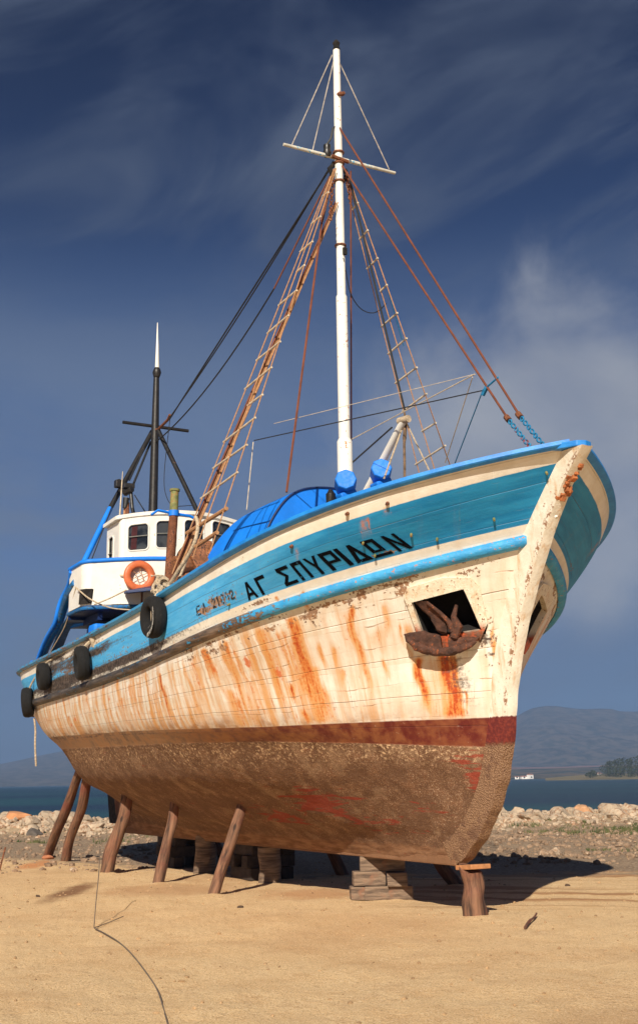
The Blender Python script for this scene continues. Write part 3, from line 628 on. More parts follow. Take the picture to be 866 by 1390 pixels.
# ---- lettering painted on the blue band
def poly_at(xs,pts):  # helper: interpolate pixel polyline
    return np.interp(xs,[p[0] for p in pts],[p[1] for p in pts])
base=[hp(*p) for p in [(338,815),(357,808),(390,795),(412,787),(455,775),(487,765),(507,756),(545,748),(560,744)]]
tops=[hp(*p) for p in [(330,793),(346,784),(380,767),(400,764),(441,749),(485,738),(520,727),(548,719)]]
bX=np.array([S1(*h)[0] for h in base]);bT=np.array([h[1] for h in base]);tX=np.array([S1(*h)[0] for h in tops]);tT=np.array([h[1] for h in tops])
lb=np.polyfit(bX,bT,2); lt=np.polyfit(tX,tT,2)
baseT=lambda X:np.polyval(lb,X); topT=lambda X:np.polyval(lt,X)
W_=.22
GL={'A':[[(0,0),(W_,0),(.5+.02,.78),(.62,1),(.38,1)],[(1,0),(1-W_,0),(.5-.02,.78),(.38,1),(.62,1)],[(.2,.22),(.8,.22),(.74,.38),(.26,.38)]],
 'G':[[(0,0),(.27,0),(.27,1),(0,1)],[(.27,.82),(1,.82),(1,1),(.27,1)]],
 'S':[[(0,0),(1,0),(1,.17),(0,.17)],[(0,.83),(1,.83),(1,1),(0,1)],[(0,.17),(.3,.17),(.66,.5),(.40,.5)],[(.40,.5),(.66,.5),(.3,.83),(0,.83)]],
 'P':[[(0,0),(.25,0),(.25,1),(0,1)],[(.75,0),(1,0),(1,1),(.75,1)],[(.25,.83),(.75,.83),(.75,1),(.25,1)]],
 'Y':[[(.38,0),(.62,0),(.62,.45),(.38,.45)],[(.38,.45),(.60,.45),(.24,1),(0,1)],[(.40,.45),(.62,.45),(1,1),(.76,1)]],
 'R':[[(0,0),(.27,0),(.27,1),(0,1)],[(.27,.83),(1,.83),(1,1),(.27,1)],[(.75,.42),(1,.42),(1,.83),(.75,.83)],[(.27,.38),(1,.38),(1,.52),(.27,.52)]],
 'I':[[(0,0),(1,0),(1,1),(0,1)]],
 'D':[[(0,0),(1,0),(.93,.17),(.07,.17)],[(.07,.17),(.32,.17),(.58,.86),(.62,1),(.38,1)],[(.93,.17),(.68,.17),(.42,.86),(.38,1),(.62,1)]],
 'O':[[(0,0),(1,0),(1,.16),(0,.16)],[(.14,.28),(.36,.28),(.36,.84),(.14,.84)],[(.64,.28),(.86,.28),(.86,.84),(.64,.84)],[(.14,.84),(.86,.84),(.86,1),(.14,1)],[(.36,.28),(.64,.28),(.64,.40),(.36,.40)]],
 'N':[[(0,0),(.24,0),(.24,1),(0,1)],[(.76,0),(1,0),(1,1),(.76,1)],[(.24,1),(.24,.66),(.76,0),(.76,.34)]],
 'E':[[(0,0),(.3,0),(.3,1),(0,1)],[(.3,0),(1,0),(1,.17),(.3,.17)],[(.3,.42),(.85,.42),(.85,.58),(.3,.58)],[(.3,.83),(1,.83),(1,1),(.3,1)]],
 'L':[[(0,0),(.26,0),(.62,1),(.38,1)],[(1,0),(.74,0),(.38,1),(.62,1)]],
 '2':[[(0,0),(1,0),(1,.17),(0,.17)],[(0,.17),(.32,.17),(1,.62),(.7,.62)],[(.7,.55),(1,.62),(1,.9),(.7,.85)],[(.1,.85),(.9,.85),(.8,1),(.2,1)],[(0,.68),(.28,.68),(.28,.88),(.06,.88)]],
 '1':[[(.35,0),(.75,0),(.75,1),(.35,1)],[(.05,.72),(.35,.8),(.35,.95)]],
 '0':[[(0,.12),(.28,.12),(.28,.88),(0,.88)],[(.72,.12),(1,.12),(1,.88),(.72,.88)],[(.1,.84),(.9,.84),(.75,1),(.25,1)],[(.25,0),(.75,0),(.9,.16),(.1,.16)]]}
def subdiv(poly):
    bm=bmesh.new(); vs=[bm.verts.new((p[0],p[1],0)) for p in poly]; bm.faces.new(vs)
    bmesh.ops.triangulate(bm,faces=bm.faces); 
    for _ in range(3): bmesh.ops.subdivide_edges(bm,edges=list(bm.edges),cuts=1,use_grid_fill=True)
    bm.verts.index_update(); r=([(v.co.x,v.co.y) for v in bm.verts],[tuple(v.index for v in f.verts) for f in bm.faces]); bm.free(); return r
def letters(txt,name,m,side=-1,bT_=None,tT_=None,off=.006):
    bfun=bT_ or baseT; tfun=tT_ or topT
    for ch,xa,xb in txt:   # xa left X (aft), xb right X (forward)
        b=MB()
        for poly in GL[ch]:
            pts,fs=subdiv(poly); V=[]
            for u,v in pts:
                X=xa+(xb-xa)*u; t=bfun(X)+(tfun(X)-bfun(X))*v; V.append(S1(gx(X,t),t,side,off))
            b.add(V,fs)
        o=b.build(name,m,boat,smooth=True)
    return None
def Xb(px): 
    py=np.interp(px,[338,357,390,412,455,487,507,545,560],[815,808,795,787,775,765,756,748,744]); return S1(*hp(px,py))[0]
name_=[('A',338,352),('G',357,371),('S',389,406),('P',411,427),('Y',431,449),('R',453,473),('I',476,482),('D',486,506),('O',508,534),('N',542,561)]
NM=[(c_,Xb(a),Xb(b_)) for c_,a,b_ in name_]
letters(NM,'letter',MLET)
# registration
rb=[hp(*p) for p in [(268,837),(295,823),(320,812)]]; rt=[hp(*p) for p in [(266,824),(290,811),(315,800)]]
rlb=np.polyfit([S1(*h)[0] for h in rb],[h[1] for h in rb],1); rlt=np.polyfit([S1(*h)[0] for h in rt],[h[1] for h in rt],1)
def Xr(px): 
    py=np.interp(px,[268,295,320],[837,823,812]); return S1(*hp(px,py))[0]
letters([(c_,Xr(a),Xr(b_)) for c_,a,b_ in [('E',268,274),('L',276,281.5),('2',290,294.5),('1',296,300),('0',302,306.5),('0',308.5,313),('2',314.5,320)]],'letter',MLET2,-1,lambda X:np.polyval(rlb,X),lambda X:np.polyval(rlt,X))
# bolts with rusty heads along the blue band
bb=MB()
for px,py in [(472,682+10),(397,741),(526,683),(503,716),(559,739),(593,731),(492,745),(510,753),(670,704),(735,640),(405,747+8),(312,822)]:
    pass
for i,(px,py) in enumerate([(472,697),(397,741),(526,683),(558,725),(593,731),(493,736),(509,753),(670,704),(741,641),(312,820)]):
    g,t=hp(px,py); p=S1(g,t,-1,-.01);q=S1(g,t,-1,.045); MB().tube([p,q],[.024,.020] if i<3 else [.016,.013],8).build('bolt',MRUST if i in(0,1,2) else MGREENISH,boat)

# ---- masts
MX=-2.98
A=lambda px,py,y=0:at(px,py,1,y)
mt=A(463,46); 
def mz(py): return A(464,py)[2]
H0,H1,H2=3.6,mz(600),mz(402)
mp=MB(); mp.tube([(MX,0,3.4),(MX,0,mz(602)),(MX,0,mz(598))],[.118,.118,.095],20); mp.tube([(MX,0,mz(598)),(MX,0,mz(403)),(MX,0,mz(400)),(MX,0,mz(215)),(MX,0,mz(60))],[.092,.088,.070,.066,.058],20)
mast=mp.build('mast',MMAST,boat,smooth=True)
MB().tube([(MX,0,mz(61)),(MX,0,mz(57)),(MX,0,mz(54)),(MX,0,mz(50)),(MX,0,mz(46))],[.055,.06,.045,.062,.03],12).build('mast_cap',MNET,mast,smooth=True)
for py in (203,218,243,332): MB().torus((MX,0,mz(py)),.078,.016,(0,0,1),20,8).build('mast_band',MRUST,mast,smooth=True)
yl,yr=at(385,196,0,MX),at(536,235,0,MX)
MB().tube([yl,(yl+yr)/2,yr],[.026,.034,.026],10).build('crosstree',simple('crosstree_paint',(.62,.60,.52),.6,c2=(.10,.38,.60),amt=.4,var=.3,scale=5),mast,smooth=True)
b=MB(); b.tube([(MX+.07,-.16,mz(213)),(MX+.07,.14,mz(216))],.032,8); b.build('crosstree_clamp',MRUST,mast)
b=MB(); b.tube([(MX,-.10,mz(222)),(MX-.02,-.16,mz(227)),(MX,-.12,mz(236))],.04,8); b.build('shackle',MNET,mast,smooth=True)
b=MB(); b.tube([(MX,.10,mz(224)),(MX-.02,.15,mz(229)),(MX,.12,mz(238))],.04,8); b.build('shackle',MNET,mast,smooth=True)
b=MB(); 
lp=at(444,205,0,MX); b.tube([lp-[0,0,.10],lp-[0,0,.04],lp+[0,0,.02],lp+[0,0,.10],lp+[0,0,.12]],[.05,.075,.055,.06,.03],12); b.build('mast_lamp',MBLACK,mast,smooth=True)
b=MB(); b.tube([lp+[0,0,.12],at(449,188,0,MX),at(452,174,0,MX),at(458,170,0,MX)],.018,6); b.build('lamp_bracket',MDARKW,mast,smooth=True)
MB().box((MX+.06,.03,mz(123)),(.08,.14,.05),Matrix.Rotation(.4,3,'X')).build('mast_bracket',MRUST,mast,bevel=.01)
MB().box((MX+.085,.03,mz(342)),(.04,.07,.12)).build('mast_cleat',MNET,mast,bevel=.01)
# ropes from the mast top to the crosstree
def line(a,b_,r,m,name,parent=boat,sag=0): return MB().rope(a,b_,r,sag,6,14).build(name,m,parent,smooth=True)
T0=np.array([MX,-.03,mz(68)]); MHAL=simple('grey_halyard',(.40,.36,.32),.9,var=.4,scale=12)
for px,py,q in ((395,200,-.05),(424,206,0),(528,230,.03)):
    e=at(px,py,0,MX); line(T0+[0,q,0],e,.0095,MHAL,'halyard')
# standing rigging
top=np.array([MX,0,mz(222)])
fs1=line((MX+.05,0,mz(170)),A(706,566),.015,MCABLE,'forestay'); fs2=line((MX+.08,0.02,mz(224)),A(690,570),.015,MCABLE,'forestay')
for (a,b_),fs in ((((706,566),(738,606)),fs1),(((690,570),(720,608)),fs2)):
    p=A(*a);q=A(*b_); d=(q-p); L=np.linalg.norm(d); k_=MB()
    for i in range(7):
        c_=p+d*(i+.5)/7; k_.torus(c_,.028,.010,(1,0,0) if i%2 else (0,1,0),10,6)
    k_.build('chain',MBLUEROPE if fs is fs1 else simple('red_blue_chain',(.30,.05,.04),.6,c2=(.01,.2,.4),amt=.8,var=.3,scale=3),fs,smooth=True)
    MB().tube([p-d*.12,p+d*.02],.038,8).build('shackle',MRUST,fs,smooth=True)
# shroud ladders
def ladder(tops_,bots,m,rung_ts,spar,label=None):
    L=MB()
    ld=L.rope(tops_[0],bots[0],.0095).rope(tops_[1],bots[1],.0095).rope(tops_[2],bots[2],.0095).build('shroud_ladder',m,boat,smooth=True)
    for j,t in enumerate(rung_ts):
        a=tops_[0]+(bots[0]-tops_[0])*t; b_=tops_[2]+(bots[2]-tops_[2])*t
        if j%5==3: a=(a+b_)/2
        e=(b_-a)*.06; low=t>.86
        MB().tube([a-e,b_+e+np.array([0,0,.03*math.sin(j*3.1)])],.016 if not low else .03,8).build('rung',MRUNG if not low else MROPE,ld,smooth=True)
    if spar: 
        a,b_,r=spar
        for o_ in ((0,0,0),(.05,.02,0),(.02,-.03,0.02)): MB().tube([a+np.array(o_)*.7,(a+b_)/2+np.array(o_),b_+np.array(o_)],[r*.6,r,r],8).build('spar',MCABLE if o_[1]<0 else MROPE,ld,smooth=True)
    return ld
Tm=[np.array([MX+.0,-.10,mz(228)]),np.array([MX+.05,-.11,mz(229)]),np.array([MX+.09,-.10,mz(230)])]
sb=[A(234,779,-2.42),A(262,757,-2.40),A(286,748,-2.38)]
def tt(py,a=228.,b_=779.):  # parameter of a rung from the row of its left end
    best=None
    for t in np.linspace(0,1,400):
        q=pr(Tm[0]+(sb[0]-Tm[0])*t)[1]; 
        if best is None or abs(q-py)<best[0]: best=(abs(q-py),t)
    return best[1]
ladder(Tm,sb,MROPE,[tt(y) for y in (266,304,341,377,414,451,488,527,563,598,635,675,722,757)],(Tm[1]+[0,.02,-.6],A(232,792,-2.40),.017))
Tp=[np.array([MX-.04,.12,mz(232)]),np.array([MX+.0,.13,mz(231)]),np.array([MX+.05,.12,mz(230)])]
pb=[]
for px,py in ((571,646),(590,640),(611,634)):
    # extend the seen line to the port rail
    best=None
    for X in np.linspace(-6,0,241):
        q=np.array([X,2.42,float(ZA(X))+.1]); T_0=Tp[1]
        for t in np.linspace(.5,1,101):
            w=pr(T_0+(q-T_0)*t); d=(w[0]-px)**2+(w[1]-py)**2
            if best is None or d<best[0]: best=(d,q)
    pb.append(best[1])
def tp(py):
    best=None
    for t in np.linspace(0,1,400):
        q=pr(Tp[0]+(pb[0]-Tp[0])*t)[1]
        if best is None or abs(q-py)<best[0]: best=(abs(q-py),t)
    return best[1]
ladder(Tp,pb,MROPE,[tp(y) for y in (284,324,364,402,442,480,520,558,596,630,668)],None)
# other stays
def pl(p1,y1,p2,y2,r,m,nm='stay',sag=0,parent=boat): return line(at(p1[0],p1[1],1,y1),at(p2[0],p2[1],1,y2),r,m,nm,parent,sag)
pl((437,300),-.35,(389,668),-1.35,.018,MCABLE); pl((437,300),-.35,(452,232),-.05,.025,MRUST)
b=MB()
for i in range(16):
    p=at(452-.25*i,234+4.2*i,1,-.05-.02*i); b.torus(p,.028,.010,(1,0,0) if i%2 else (0,1,0),8,6)
b.build('chain',MRUST,mast,smooth=True)
pl((476,232),.1,(477,640),.6,.014,MCABLE); pl((474,240),.1,(549,556),.5,.017,MDARKW)
b=MB()
for i in range(9):
    p=at(471+.6*i,236+4.8*i,1,.1+.01*i); b.torus(p,.028,.010,(1,0,0) if i%2 else (0,1,0),8,6)
b.build('chain',MRUST,mast,smooth=True)
# thin wires
b=MB(); pts=[at(466,350,1,0),at(475,400,1,.25),at(490,422,1,.6),at(510,428,1,.9),at(524,412,1,1.1)]; b.tube(smoothpoly(pts,24),.008,5); b.build('loose_wire',MDARKW,boat,smooth=True)
pl((345,598),-1.4,(655,530),0,.008,MDARKW,'wire'); pl((372,575),-1.2,(644,508),0,.004,MRUNG,'wire'); pl((478,596),.1,(644,508),0,.0075,MRUNG,'wire')
pl((641,512),0,(604,628),.5,.007,MRUNG,'wire'); pl((655,530),0,(616,632),.4,.008,MBLUEROPE,'wire'); pl((676,512),0,(655,530),0,.012,MBLUEROPE,'wire'); pl((344,600),-1.4,(335,692),-1.5,.007,MRUNG,'wire')
pl((524,385),1.1,(548,470),1.6,.008,MBLUEROPE,'wire'); pl((660,526),0,(655,536),0,.03,MBLUEROPE,'wire')
# ---- white cargo boom and its prop
b0=A(497,668,0.25);b1=A(547,572,.25)
MROPE2=simple('brown_rope',(.20,.13,.08),.95,var=.5,scale=20,bump=.6)
boom=MB().tube([b0-(b1-b0)*.5,b0,b1],[.065,.06,.052],14).build('boom',MWHITE,boat,smooth=True)
MB().tube([b1-[.08,.02,-.02],b1+[.12,.02,.01]],.055,10).build('boom_head',MPALEROPE,boom,smooth=True)
b=MB(); b.tube(smoothpoly([A(549,560,.3),A(550,585,.3),A(548,600,.3),A(549,620,.3),A(549,656,.3)],20),[.016]*3+[.028]*5+[.020]*12,8); b.build('boom_rope',MROPE2,boom,smooth=True)
pl((548,575),.3,(521,650),.0,.014,MPALEROPE,'stay',parent=boom); pl((532,580),.25,(478,628),.1,.013,MDARKW,'stay',parent=boom); pl((552,575),.3,(584,642),.6,.012,MPALEROPE,'stay',parent=boom)
# ---- blue winch bitts by the mast
def bitt(cx,cy,y):
    """leaning post with an eight sided barrel head"""
    h=at(cx,cy,1,y); ax=np.array([.86,-.42,.12]); ax/=np.linalg.norm(ax)
    b=MB(); b.tube([h-ax*.20,h-ax*.18,h+ax*.12,h+ax*.14],[.13,.155,.155,.14],8); o=b.build('winch_barrel',MBLUE,boat,bevel=.006)
    b=MB(); b.box(h+np.array([-.05,.10,-.36]),(.22,.27,.50),Matrix.Rotation(R(22),3,'X')); b.build('winch_post',MBLUE,o,bevel=.03)
    return o
bitt(469,655,-.55); bitt(517,640,.15)
b=MB(); b.box((-2.9,-.2,4.62),(.5,1.1,.5)); b.build('winch_housing',MDARK,boat,bevel=.03)
# ---- blue hood over the fore hatch
def hood():
    Xf=-3.55; 
    P=[at(px,py,0,Xf) for px,py in [(353,742),(362,715),(377,690),(391,671),(402,664),(420,661.5),(446,661)]]
    half=[(p[1],p[2]) for p in P]; half=[(half[0][0],half[0][1]-.6)]+half
    yc=0.05; full=half+[(2*yc-y,z) for y,z in half[::-1]]
    # after end: lower and further aft
    La=6.0
    P2=at(322,698,1,-1.28); P3=at(288,771,1,-1.9)
    Xa=P2[0]; 
    n=len(full); V=[(Xf,y,z) for y,z in full]
    # profile sweeps aft, ridge falling gently, then slopes down steeply
    zmax=max(z for y,z in full)
    st=[(.0,1,1),(.35,1.0,1.0)]
    L=abs(Xa-Xf)+.001
    Xa=-5.05; secs=[(Xf,1,1.0),(Xf-.10,1.0,1.0),((Xf+Xa)/2,1.13,.985),(Xa+.12,1.24,.965),(Xa,1.25,.955)]
    zb=4.0; V=[];Fc=[]
    full=[tuple(v) for v in smoothpoly(full,61)]; n=len(full)
    for X,sy,sz in secs:
        for y,z in full: V.append((X,yc+(y-yc)*sy,zb+(z-zb)*sz))
    for i in range(len(secs)-1):
        for j in range(n-1): Fc.append((i*n+j,i*n+j+1,(i+1)*n+j+1,(i+1)*n+j))
    Fc.append(tuple(range(n)));Fc.append(tuple((len(secs)-1)*n+j for j in range(n))[::-1])
    h=MB().add(V,Fc).build('hatch_hood',MBLUE,boat,smooth=True,auto=50)
    # dark raised edge strip of the front
    b=MB(); b.tube(smoothpoly([(Xf+.01,y,z) for y,z in full],60),.016,8); b.build('hood_edge',MDKBLUE,h,smooth=True)
    return h,secs
hood_,_=hood()
lm=A(449,680,-.75); b=MB(); b.tube([lm+[0,0,.16],lm+[0,0,.12],lm+[0,0,.10],lm-[0,0,.10],lm-[0,0,.13]],[.03,.05,.07,.065,.04],12); o=b.build('deck_lamp',MBLACK,boat,smooth=True)
MB().tube([lm-[0,0,.13],lm-[0,0,.2],lm-[0,0,.26]],[.035,.03,.035],8).build('lamp_socket',MWHITE,o,smooth=True)

# ---- aft mast (black) with its crossbar, antenna and legs
AX=-11.8; Q=lambda px,py:at(px,py,0,AX)
am=MB().tube([(AX,0,5.2),A(208,696),A(211,582),A(213,500)],[.10,.10,.085,.06],14).build('aft_mast',MBLACK,boat,smooth=True)
MB().tube([A(213,512),A(213.3,506),A(213.5,502),A(213.6,498)],[.07,.10,.08,.04],12).build('mast_collar',MBLACK,am,smooth=True)
MB().tube([A(213.6,500),A(214,470),A(214.2,438)],[.05,.032,.008],10).build('whip_antenna',MWHITE,am,smooth=True)
MB().tube([Q(167,573),Q(256,585)],.036,10).build('crossbar',MBLACK,am,smooth=True)
lt_=A(207,586); lk=at(150,690,0,-11.2); lk2=at(112,768,0,-10.6)
MB().tube([lt_,lk],.055,10).build('mast_leg',MBLACK,am,smooth=True); MB().tube([lk,lk2],.058,10).build('mast_leg',MBLUE,am,smooth=True)
MB().tube([A(215,584),at(271,700,0,-10.0)],.05,10).build('mast_leg',MBLACK,am,smooth=True)
for (a,b_,r) in (((205,590),(176,652),.018),((205,600),(182,656),.026)): MB().tube([A(*a),at(b_[0],b_[1],0,-11.1)],r,8).build('stay',MDARKW,am,smooth=True)
pl((163,660),-.9,(124,762),-1.9,.013,MDARKW); pl((183,672),-.6,(202,702),-.5,.012,MDARKW)
# stays between the masts
line(np.array([MX,-.1,mz(217)]),A(230,568),.015,MDARKW,'stay',sag=.12); line(np.array([MX,-.12,mz(222)]),A(230,570),.017,MDARKW,'stay',sag=-.0); 
line(at(372,392,1,-.6),A(212,600),.015,MDARKW,'stay',sag=.25); line(at(372,392,1,-.6),Tm[0],.014,MCABLE,'stay')
MB().tube([A(231,563),A(228,570),A(214,584),A(212,583)],[.03,.03,.03,.03],8).build('shackle',MRUST,am,smooth=True)
b=MB(); b.tube(smoothpoly([A(231,570),A(224,630),A(222,665),A(232,688),A(262,686)],30),.008,5); b.build('loose_wire',MDARKW,boat,smooth=True)
# ---- wheelhouse
def plan(xf,w,bow,r,xb,n=7):
    """plan outline, front bowed, rounded front corners, from starboard back round to port back"""
    pts=[(xb,-w)]
    for a in np.linspace(0,math.pi/2,n): pts.append((xf-r+ r*math.sin(a), -w+r-r*math.cos(a)))
    for y in np.linspace(-w+r,w-r,13)[1:-1]: pts.append((xf+bow*(1-(y/(w-r))**2),y))
    for a in np.linspace(math.pi/2,0,n): pts.append((xf-r+ r*math.sin(a), w-r+r*math.cos(a)))
    pts.append((xb,w)); return pts
def wallring(pl_,z0,z1,m,name,parent,th=.05,closeback=True,camber=0):
    b=MB(); n=len(pl_); inner=[]
    c=np.mean(pl_,0)
    for x,y in pl_:
        d=np.array([c[0]-x,c[1]-y]); d/=np.linalg.norm(d); inner.append((x+d[0]*th,y+d[1]*th))
    w=max(abs(p[1]) for p in pl_)
    zt=lambda y,z:z+camber*(1-(y/w)**2)
    V=[(x,y,z0+camber*.6*(1-(y/w)**2)) for x,y in pl_]+[(x,y,zt(y,z1)) for x,y in pl_]+[(x,y,z0+camber*.6*(1-(y/w)**2)) for x,y in inner]+[(x,y,zt(y,z1)) for x,y in inner]
    Fc=[]; rng_=range(n) if closeback else range(n-1)
    for i in rng_:
        j=(i+1)%n; Fc+=[(i,j,n+j,n+i),(2*n+i,3*n+i,3*n+j,2*n+j),(n+i,n+j,3*n+j,3*n+i),(i,2*n+i,2*n+j,j)]
    b.add(V,Fc); return b.build(name,m,parent,smooth=True,auto=25)
def slab(pl_,z0,z1,m,name,parent,camber=0,over=0,camber0=None):
    c=np.mean(pl_,0); w=max(abs(p[1]) for p in pl_)+over; camber0=camber if camber0 is None else camber0
    P=[]
    for x,y in pl_:
        d=np.array([x-c[0],y-c[1]]);d/=np.linalg.norm(d); P.append((x+d[0]*over,y+d[1]*over))
    n=len(P); f=lambda y:1-(y/w)**2
    # rows across for the camber
    V=[(x,y,z0+camber0*f(y)) for x,y in P]+[(x,y,z1+camber*f(y)) for x,y in P]
    Fc=[(i,(i+1)%n,n+(i+1)%n,n+i) for i in range(n)]
    h=n//2
    for o_ in(0,n):
        for i in range(h-1 if n%2==0 else h):
            a,b_=i,n-1-i; c2,d2=i+1,n-2-i
            if c2<d2: Fc.append((o_+a,o_+c2,o_+d2,o_+b_))
            elif c2==d2: Fc.append((o_+a,o_+c2,o_+b_))
    return MB().add(V,Fc).build(name,m,parent,smooth=True,auto=25)
wh=MB(); WF=-9.6
wp=plan(WF,1.42,.22,.10,-10.5)
# wheelhouse walls with true window openings: front as a fine grid, window cells left out
def wheelhouse():
    z0,z1=4.9,6.66
    n=len(wp)
    # arc length along the outline
    P=np.array(wp); d=np.r_[0,np.cumsum(np.linalg.norm(np.diff(P,axis=0),axis=1))]
    def pt(s): return np.array([np.interp(s,d,P[:,0]),np.interp(s,d,P[:,1])])
    sfront0=d[1+3]; 
    # windows given by pixel corners -> s and z
    def sz(px,py):
        best=None
        for s in np.linspace(0,d[-1]*.7,500):
            q=pt(s); 
            # height by ray at that plan point: solve for z so that column matches
            for z in (6.2,):
                w=pr((q[0],q[1],z)); e=abs(w[0]-px)
                if best is None or e<best[0]: best=(e,s,q)
        q=best[2]; zz=min(np.linspace(4.9,7,421),key=lambda z:abs(pr((q[0],q[1],z))[1]-py)); return best[1],zz
    wins=[]
    for x0,x1,y0,y1 in [(173.5,202,715,750),(212,239,715,750),(250,277,716,751),(288,314,717,752)]:
        a=sz(x0,(y0+y1)/2)[0]; b_=sz(x1,(y0+y1)/2)[0]; m_=sz((x0+x1)/2,y0)[1]; m2=sz((x0+x1)/2,y1)[1]; wins.append((a,b_,m2,m_))
    dz=.0
    # side window (starboard side wall)
    wins.append((.14,.46,5.72,6.42))
    # mirror for the port side
    wins.append((d[-1]-.46,d[-1]-.14,5.72,6.42))
    ss=sorted(set(np.round(np.concatenate([np.linspace(0,d[-1],170)]+[np.array([w[0],w[1]]) for w in wins]),4)))
    zs=sorted(set(np.round(np.concatenate([np.linspace(z0,z1,50)]+[np.array([w[2],w[3]]) for w in wins]),4)))
    wmax=1.42
    V=[];idx={}
    for i,s in enumerate(ss):
        q=pt(s)
        for j,z in enumerate(zs):
            idx[i,j]=len(V); V.append((q[0],q[1],z+.16*(1-(q[1]/wmax)**2)*(z-z0)/(z1-z0)))
    def inside(s,z):
        for a,b_,c_,e_ in wins:
            if a<s<b_ and c_<z<e_:
                # rounded corners
                r=.08; cx_=min(max(s,a+r),b_-r); cz_=min(max(z,c_+r),e_-r)
                if (s-cx_)**2+(z-cz_)**2<r*r*1.0001: return True
        return False
    Fc=[]
    for i in range(len(ss)-1):
        for j in range(len(zs)-1):
            if inside((ss[i]+ss[i+1])/2,(zs[j]+zs[j+1])/2): continue
            Fc.append((idx[i,j],idx[i+1,j],idx[i+1,j+1],idx[i,j+1]))
    Fc.append((idx[0,0],idx[0,len(zs)-1],idx[len(ss)-1,len(zs)-1],idx[len(ss)-1,0]))
    o=MB().add(V,Fc).build('wheelhouse',MWHITE,boat,smooth=True,auto=30)
    cen=np.array([-10.1,0,0])
    for a,b_,c_,e_ in wins:
        # frame ring + pane
        r=.08; loop=[]
        for (cx_,cz_,a0) in((b_-r,e_-r,0),(a+r,e_-r,90),(a+r,c_+r,180),(b_-r,c_+r,270)):
            for an in np.linspace(a0,a0+90,6): loop.append((cx_+r*math.cos(R(an)),cz_+r*math.sin(R(an))))
        def P3(s,z,off):
            q=pt(s); t=pt(min(s+.01,d[-1]))-pt(max(s-.01,0)); t/=np.linalg.norm(t); nn=np.array([t[1],-t[0]])
            if nn@(q-cen[:2])<0: nn=-nn
            return (q[0]+nn[0]*off,q[1]+nn[1]*off,z+.16*(1-(q[1]/wmax)**2)*(z-z0)/(z1-z0))
        f=MB(); f.tube([P3(s,z,.0) for s,z in loop]+[P3(*loop[0],.0)],.017,6,False); fr=f.build('window',MWHITE,o,smooth=True)
        V=[P3(s,z,-.03) for s,z in loop]; MB().add(V,[tuple(range(len(V)))]).build('pane',MGLASS,fr)
        if b_-a>.3:
            MB().tube([P3(a,(c_+e_)/2+.02,.005),P3(b_,(c_+e_)/2+.02,.005)],.010,6).build('window_bar',simple('grey_bar',(.22,.22,.2),.5),fr)
    return o,wins,P3
whs,wins,_p3=wheelhouse()
_a,_b,_c2,_d=wins[0]; _V=[]
for i_ in range(9):
    s_=_a+.06+.014*i_; _V+=[_p3(s_,_c2+.03,-.028+.004*(i_%2)),_p3(s_+.02,_d-.04,-.028+.004*(i_%2))]
MB().add(_V,[(2*i_,2*i_+1,2*i_+3,2*i_+2) for i_ in range(8)]).build('curtain',simple('red_curtain',(.055,.008,.012),.9),whs)
slab(wp,6.665,6.735,MWHITE,'roof',whs,.16,.085)
slab(plan(WF,1.36,.2,.1,-10.45),5.0,5.03,MDARK,'cabin_floor',whs)
# bridge deck and bulwark
BW=2.26
bp=plan(-9.12,BW,.42,.22,-10.12)
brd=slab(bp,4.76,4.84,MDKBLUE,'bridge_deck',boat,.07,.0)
bul=wallring(bp,4.86,5.66,MWHITE,'bridge_bulwark',boat,.05,False,.10)
V=[(x,y,5.69+.10*(1-(y/BW)**2)) for x,y in bp]; MB().tube(V,.042,10).build('handrail',MBLUE,bul,smooth=True)
V=[(x+.005,y*1.003,4.80+.07*(1-(y/BW)**2)) for x,y in bp]; MB().tube(V,.036,8).build('deck_edge',MBLUEW,brd,smooth=True)
# black scupper opening at the starboard corner
def bulw(px,py):  # point on the bulwark front seen at that pixel
    best=None
    P=np.array(bp); d=np.r_[0,np.cumsum(np.linalg.norm(np.diff(P,axis=0),axis=1))]
    for s in np.linspace(0,d[-1]*.6,800):
        q=np.array([np.interp(s,d,P[:,0]),np.interp(s,d,P[:,1])]); 
        w=pr((q[0],q[1],5.2)); e=abs(w[0]-px)
        if best is None or e<best[0]: best=(e,q)
    q=best[1]; z=min(np.linspace(4.5,6,601),key=lambda z:abs(pr((q[0],q[1],z))[1]-py)); return np.array([q[0],q[1],z])
a_=[bulw(*p) for p in [(111,801),(119,800),(127.5,800),(127,809),(126,819),(117,820),(110,821)]]
c_=np.array([-10.4,-.8,5]); 
V=[p+ (p-c_)/np.linalg.norm(p-c_)*.05 for p in a_]+[p+ (p-c_)/np.linalg.norm(p-c_)*-.07 for p in a_]; n=len(a_)
MB().add(V,[tuple(range(n)),tuple(range(n,2*n))[::-1]]+[(i,(i+1)%n,n+(i+1)%n,n+i) for i in range(n)]).build('scupper',MDARK,bul)
# cabin below the bridge deck
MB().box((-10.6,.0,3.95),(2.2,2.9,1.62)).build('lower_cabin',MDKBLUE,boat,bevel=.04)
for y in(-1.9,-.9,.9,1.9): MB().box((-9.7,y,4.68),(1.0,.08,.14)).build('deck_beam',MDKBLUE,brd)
# after part of the bridge deck, open to the sky, seen from below
dk=[at(93,837,2,4.76),at(92,851,2,4.74),at(132,851,2,4.74)]; dk.append(np.array([dk[2][0],2.0,4.74])); dk.append(np.array([dk[0][0],2.2,4.76]))
MB().prism([(p[0],p[1]) for p in dk],2,4.70,4.76).build('after_deck',MDKBLUE,brd)
